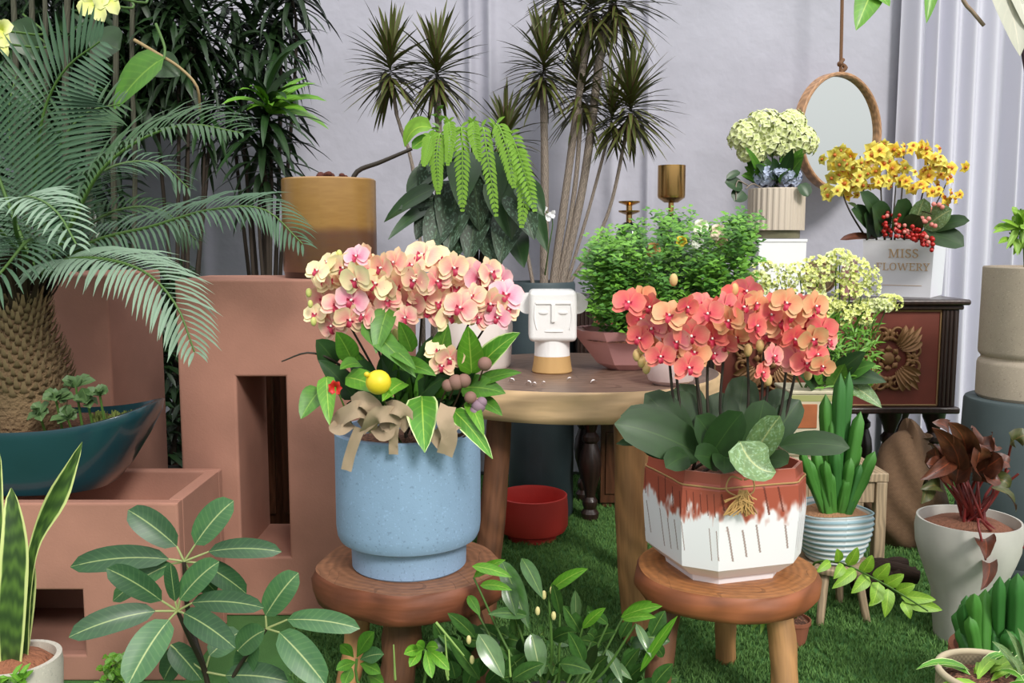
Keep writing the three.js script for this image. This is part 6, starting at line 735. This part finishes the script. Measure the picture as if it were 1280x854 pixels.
// ---------------------------------------------------------------- whorled-leaf shrub in the left foreground
{
  const d = 1.72, b = V(P(268, 900, d).x, 0, -d), t = thing('whorled_shrub', 'foreground shrub with whorls of long oval green leaves on dark stems', 'shrub', b); hiddenPot(t, b, 0.1, 0.16, M.plasticPot); seed(113);
  const c1 = P(230, 702, d), c2 = P(222, 764, d - 0.05), c3 = P(333, 786, d - 0.02), f = P(256, 840, d);
  part('stem', tube([V(b.x, 0.14, b.z), f, P(238, 800, d - 0.03), c2], 0.006, 0.004, 16, 7), M.stemDark, t); part('stem', tube([f, P(236, 770, d + 0.02), c1], 0.006, 0.004, 14, 7), M.stemDark, t); part('stem', tube([V(b.x + 0.01, 0.14, b.z), P(290, 850, d), c3], 0.005, 0.0035, 14, 7), M.stemDark, t);
  const W = [[c1, [221, 683], [160, 638], 38, 0], [c1, [244, 681], [292, 626], 40, 0], [c1, [261, 690], [352, 690], 27, 0], [c1, [211, 699], [88, 709], 34, 0], [c1, [215, 705], [141, 752], 30, 0.03], [c2, [202, 751], [133, 711], 34, -0.06], [c2, [194, 764], [86, 797], 36, -0.08], [c2, [211, 775], [160, 858], 50, -0.12], [c2, [230, 767], [294, 810], 36, -0.1], [c2, [240, 754], [330, 760], 29, -0.06], [c2, [225, 750], [274, 702], 36, -0.03], [c2, [219, 752], [213, 704], 20, -0.02], [c1, [250, 704], [308, 742], 30, 0.04], [c3, [297, 814], [331, 788], 36, -0.05], [c3, [332, 770], [373, 716], 38, 0], [c3, [359, 775], [450, 786], 30, -0.02], [c3, [349, 791], [407, 856], 44, -0.06], [f, [213, 806], [252, 850], 34, 0], [f, [282, 845], [360, 852], 36, 0], [f, [262, 820], [300, 790], 34, 0.06], [c1, [236, 712], [270, 740], 30, 0.06], [f, [230, 812], [205, 850], 34, 0.06], [c3, [320, 800], [300, 850], 34, 0.04]];
  W.forEach(([c, a, e, w, dd], i) => { const D = -c.z; const m = leafPx(t, i % 3 === 1 || c === c3 ? L.whorl2 : L.whorl, [...a, D + dd * 0.3], [...e, D + dd], w, { prof: PROF.ellipse, fold: 0.22, n: 11 }); part('petiole', tube([c, P(...a, D + dd * 0.3)], 0.0025, 0.002, 4, 5), mat(0x9aa56a, 0.6), m); });
}
{ // small moss-green seedlings by the trough
  const d = 2.08, b = V(P(150, 900, d).x, 0, -d), t = thing('seedling_tuft', 'tuft of tiny bright green leaves in front of the terracotta trough', 'plant', b); seed(117); const gs = []; const fs = P(145, 830, d).y; for (let i = 0; i < 150; i++) { const A = P(R(126, 168), R(822, 870), d + R(-0.04, 0.04)); gs.push(blade(strapPts(A, dirAE(R(6.28), R(0.1, 1.2)), R(0.014, 0.026), 0.6, 4), 0.014, { cols: 3, prof: PROF.ellipse, up: V(0, 0.8, 0.6) })); } stuff(part('foliage', merge(gs), L.bright, t)); for (let i = 0; i < 8; i++) part('stem', tube([V(b.x + R(-0.03, 0.03), 0, b.z), V(b.x + R(-0.04, 0.04), fs, b.z)], 0.003, 0.002, 4, 5), M.stemGreen, t);
}
// ---------------------------------------------------------------- glossy shrub in the middle foreground
{
  const d = 1.86, b = V(P(690, 900, d).x, 0, -d), t = thing('glossy_shrub', 'glossy leafy green shrub in the foreground between the two stools', 'shrub', b); hiddenPot(t, b, 0.1, 0.12, M.plasticPot); seed(119);
  const gl = L.gloss = mat(0xffffff, 0.25, { map: leafTex(0x3d6b3a, 0x7aa05a, { veins: 7, veinMix: 0.1, seed: 44 }) }), gp = L.glossPale = mat(0xffffff, 0.22, { map: leafTex(0x5f8a68, 0xa9c4a0, { seed: 45 }) });
  const Q = [[626, 700, 661, 786, 28, gl], [652, 698, 678, 748, 20, gl], [686, 740, 735, 711, 17, L.bright], [720, 778, 719, 738, 15, gp], [728, 786, 757, 760, 14, L.bright], [598, 793, 630, 848, 30, gp], [664, 792, 676, 846, 30, gp], [776, 772, 828, 758, 17, L.bright], [780, 770, 815, 752, 13, L.bright], [778, 775, 820, 772, 13, L.bright], [795, 780, 814, 822, 13, gp], [800, 840, 847, 770, 13, L.bright], [690, 854, 716, 822, 20, gl], [745, 815, 790, 850, 16, gp], [758, 812, 778, 856, 14, gp], [590, 708, 640, 722, 15, L.bright], [592, 722, 632, 700, 13, L.bright], [600, 732, 640, 738, 14, L.bright], [700, 768, 690, 730, 16, gl], [660, 770, 610, 768, 16, gl], [740, 800, 770, 790, 18, gl], [640, 850, 680, 830, 22, gl], [730, 850, 760, 820, 22, gl], [600, 850, 560, 800, 20, gl], [700, 830, 740, 840, 24, gl], [650, 800, 640, 760, 18, gl], [690, 800, 720, 790, 20, gl], [772, 850, 800, 810, 18, gl], [585, 745, 600, 770, 14, L.midGreen], [730, 830, 710, 790, 22, gl], [760, 780, 735, 765, 14, gl], [632, 728, 645, 770, 22, gl]];
  const tips = []; for (const [x0, y0, x1, y1, w, m] of Q) { const a = d + R(-0.08, 0.1); leafPx(t, m, [x0, y0, a], [x1, y1, a - R(0.02, 0.08)], w, { prof: PROF.lance, fold: 0.25 }); tips.push(P(x0, y0, a)); }
  for (let i = 0; i < 80; i++) { const x = R(560, 830), y = R(790, 870), a = d + R(0.02, 0.2); leafPx(t, R() < 0.75 ? gl : L.darkGloss, [x, y, a], [x + R(-38, 38), y - R(-18, 40), a - R(0, 0.08)], R(15, 24), { prof: PROF.lance }); }
  tips.forEach((q, i) => { if (i % 2 === 0) part('stem', tube([V(b.x + R(-0.04, 0.04), 0.1, b.z + R(-0.04, 0.04)), V((b.x + q.x) / 2, q.y * 0.5 + 0.02, (b.z + q.z) / 2), q], 0.004, 0.0022, 10, 6), M.stemGreen, t); });
  for (const [x, y] of [[680, 744], [690, 738], [672, 764], [692, 770], [586, 800], [600, 812], [590, 825]]) part('bud', ball(PX(4, d), P(x, y, d - 0.02), 0.8, 1.5, 0.8), mat(0xd6c98a, 0.6), t);
  for (const [x, y, x1, y1] of [[545, 778, 580, 820], [560, 845, 556, 790], [638, 846, 636, 812], [494, 850, 492, 806], [560, 850, 552, 815]]) part('shoot', tube([P(x, y, d - 0.04), P(x1, y1, d - 0.04)], 0.003, 0.0015, 5, 5), mat(0x8fae5c, 0.6), t);
}
{
  const d = 1.8, b = V(P(500, 900, d).x, 0, -d), t = thing('split_leaf_plant', 'small split-leaf plant with bright green lobes before the rough stool', 'plant', b); hiddenPot(t, b, 0.07, 0.1, M.plasticPot); seed(123);
  for (const [x0, y0, x1, y1, w, m] of [[530, 812, 505, 818, 16, L.bright], [530, 812, 520, 806, 16, L.bright], [528, 812, 512, 834, 15, L.bright], [532, 812, 540, 848, 16, L.bright], [534, 812, 562, 838, 17, L.bright], [532, 810, 548, 810, 15, L.bright], [442, 822, 425, 806, 16, L.midGreen], [446, 822, 468, 790, 22, L.midGreen], [450, 825, 480, 818, 22, L.whorl2], [445, 828, 420, 838, 16, L.midGreen], [450, 830, 476, 842, 18, L.midGreen], [440, 835, 430, 858, 18, L.midGreen], [460, 845, 480, 856, 18, L.midGreen]]) leafPx(t, m, [x0, y0, d], [x1, y1, d - 0.05], w, { prof: PROF.obovate });
  for (const [x, y] of [[531, 812], [446, 824], [460, 845]]) part('stem', tube([V(b.x, 0.09, b.z), P(x, 850, d), P(x, y, d)], 0.004, 0.003, 8, 6), M.stemGreen, t);
}
// ---------------------------------------------------------------- tree leaning in at the upper right
{
  const d = 2.5, b = V(1.62, 0, -d), t = thing('leaning_tree', 'slender tree at the right edge dropping a few large leaves from above', 'tree', b); hiddenPot(t, b, 0.13, 0.26, M.clayPot); seed(127);
  part('trunk', tube([V(1.62, 0.22, -d), P(1330, 300, d), P(1290, 120, d), P(1276, 40, d), P(1262, -30, d), P(1230, -90, d)], 0.014, 0.007, 24, 8), mat(0x4a3540, 0.7), t); part('branch', tube([P(1230, -90, d), P(1160, -60, d), P(1090, -35, d), P(1085, -10, d)], 0.007, 0.004, 14, 7), M.stemBrown, t); part('branch', tube([P(1200, -75, d), P(1204, 0, d), P(1216, 15, d), P(1230, 32, d)], 0.006, 0.005, 14, 7), mat(0x9a8470, 0.8), t);
  const pale = mat(0xffffff, 0.5, { map: leafTex(0xbcccdc, 0xd4e0f0, { veins: 6, seed: 50, dark: 0xb0c2d2 }) });
  for (const [a, e, w, m] of [[[1092, -14], [1070, 38], 34, L.bright], [[1088, -12], [1112, 8], 22, L.bright], [[1168, -40], [1158, 29], 22, L.bright], [[1250, -30], [1275, 70], 52, pale], [[1262, -30], [1285, 40], 30, pale]]) leafPx(t, m, [...a, d], [...e, d - 0.05], w, { prof: PROF.ovate });
  part('leaf_stalk', tube([P(1165, -62, d), P(1168, -40, d)], 0.003, 0.003, 4, 5), M.stemGreen, t); part('leaf_stalk', tube([P(1085, -10, d), P(1092, -14, d)], 0.003, 0.003, 4, 5), M.stemGreen, t); part('leaf_stalk', tube([P(1262, -30, d), P(1250, -30, d)], 0.003, 0.003, 4, 5), M.stemGreen, t);
}
renderer.render(scene, camera);
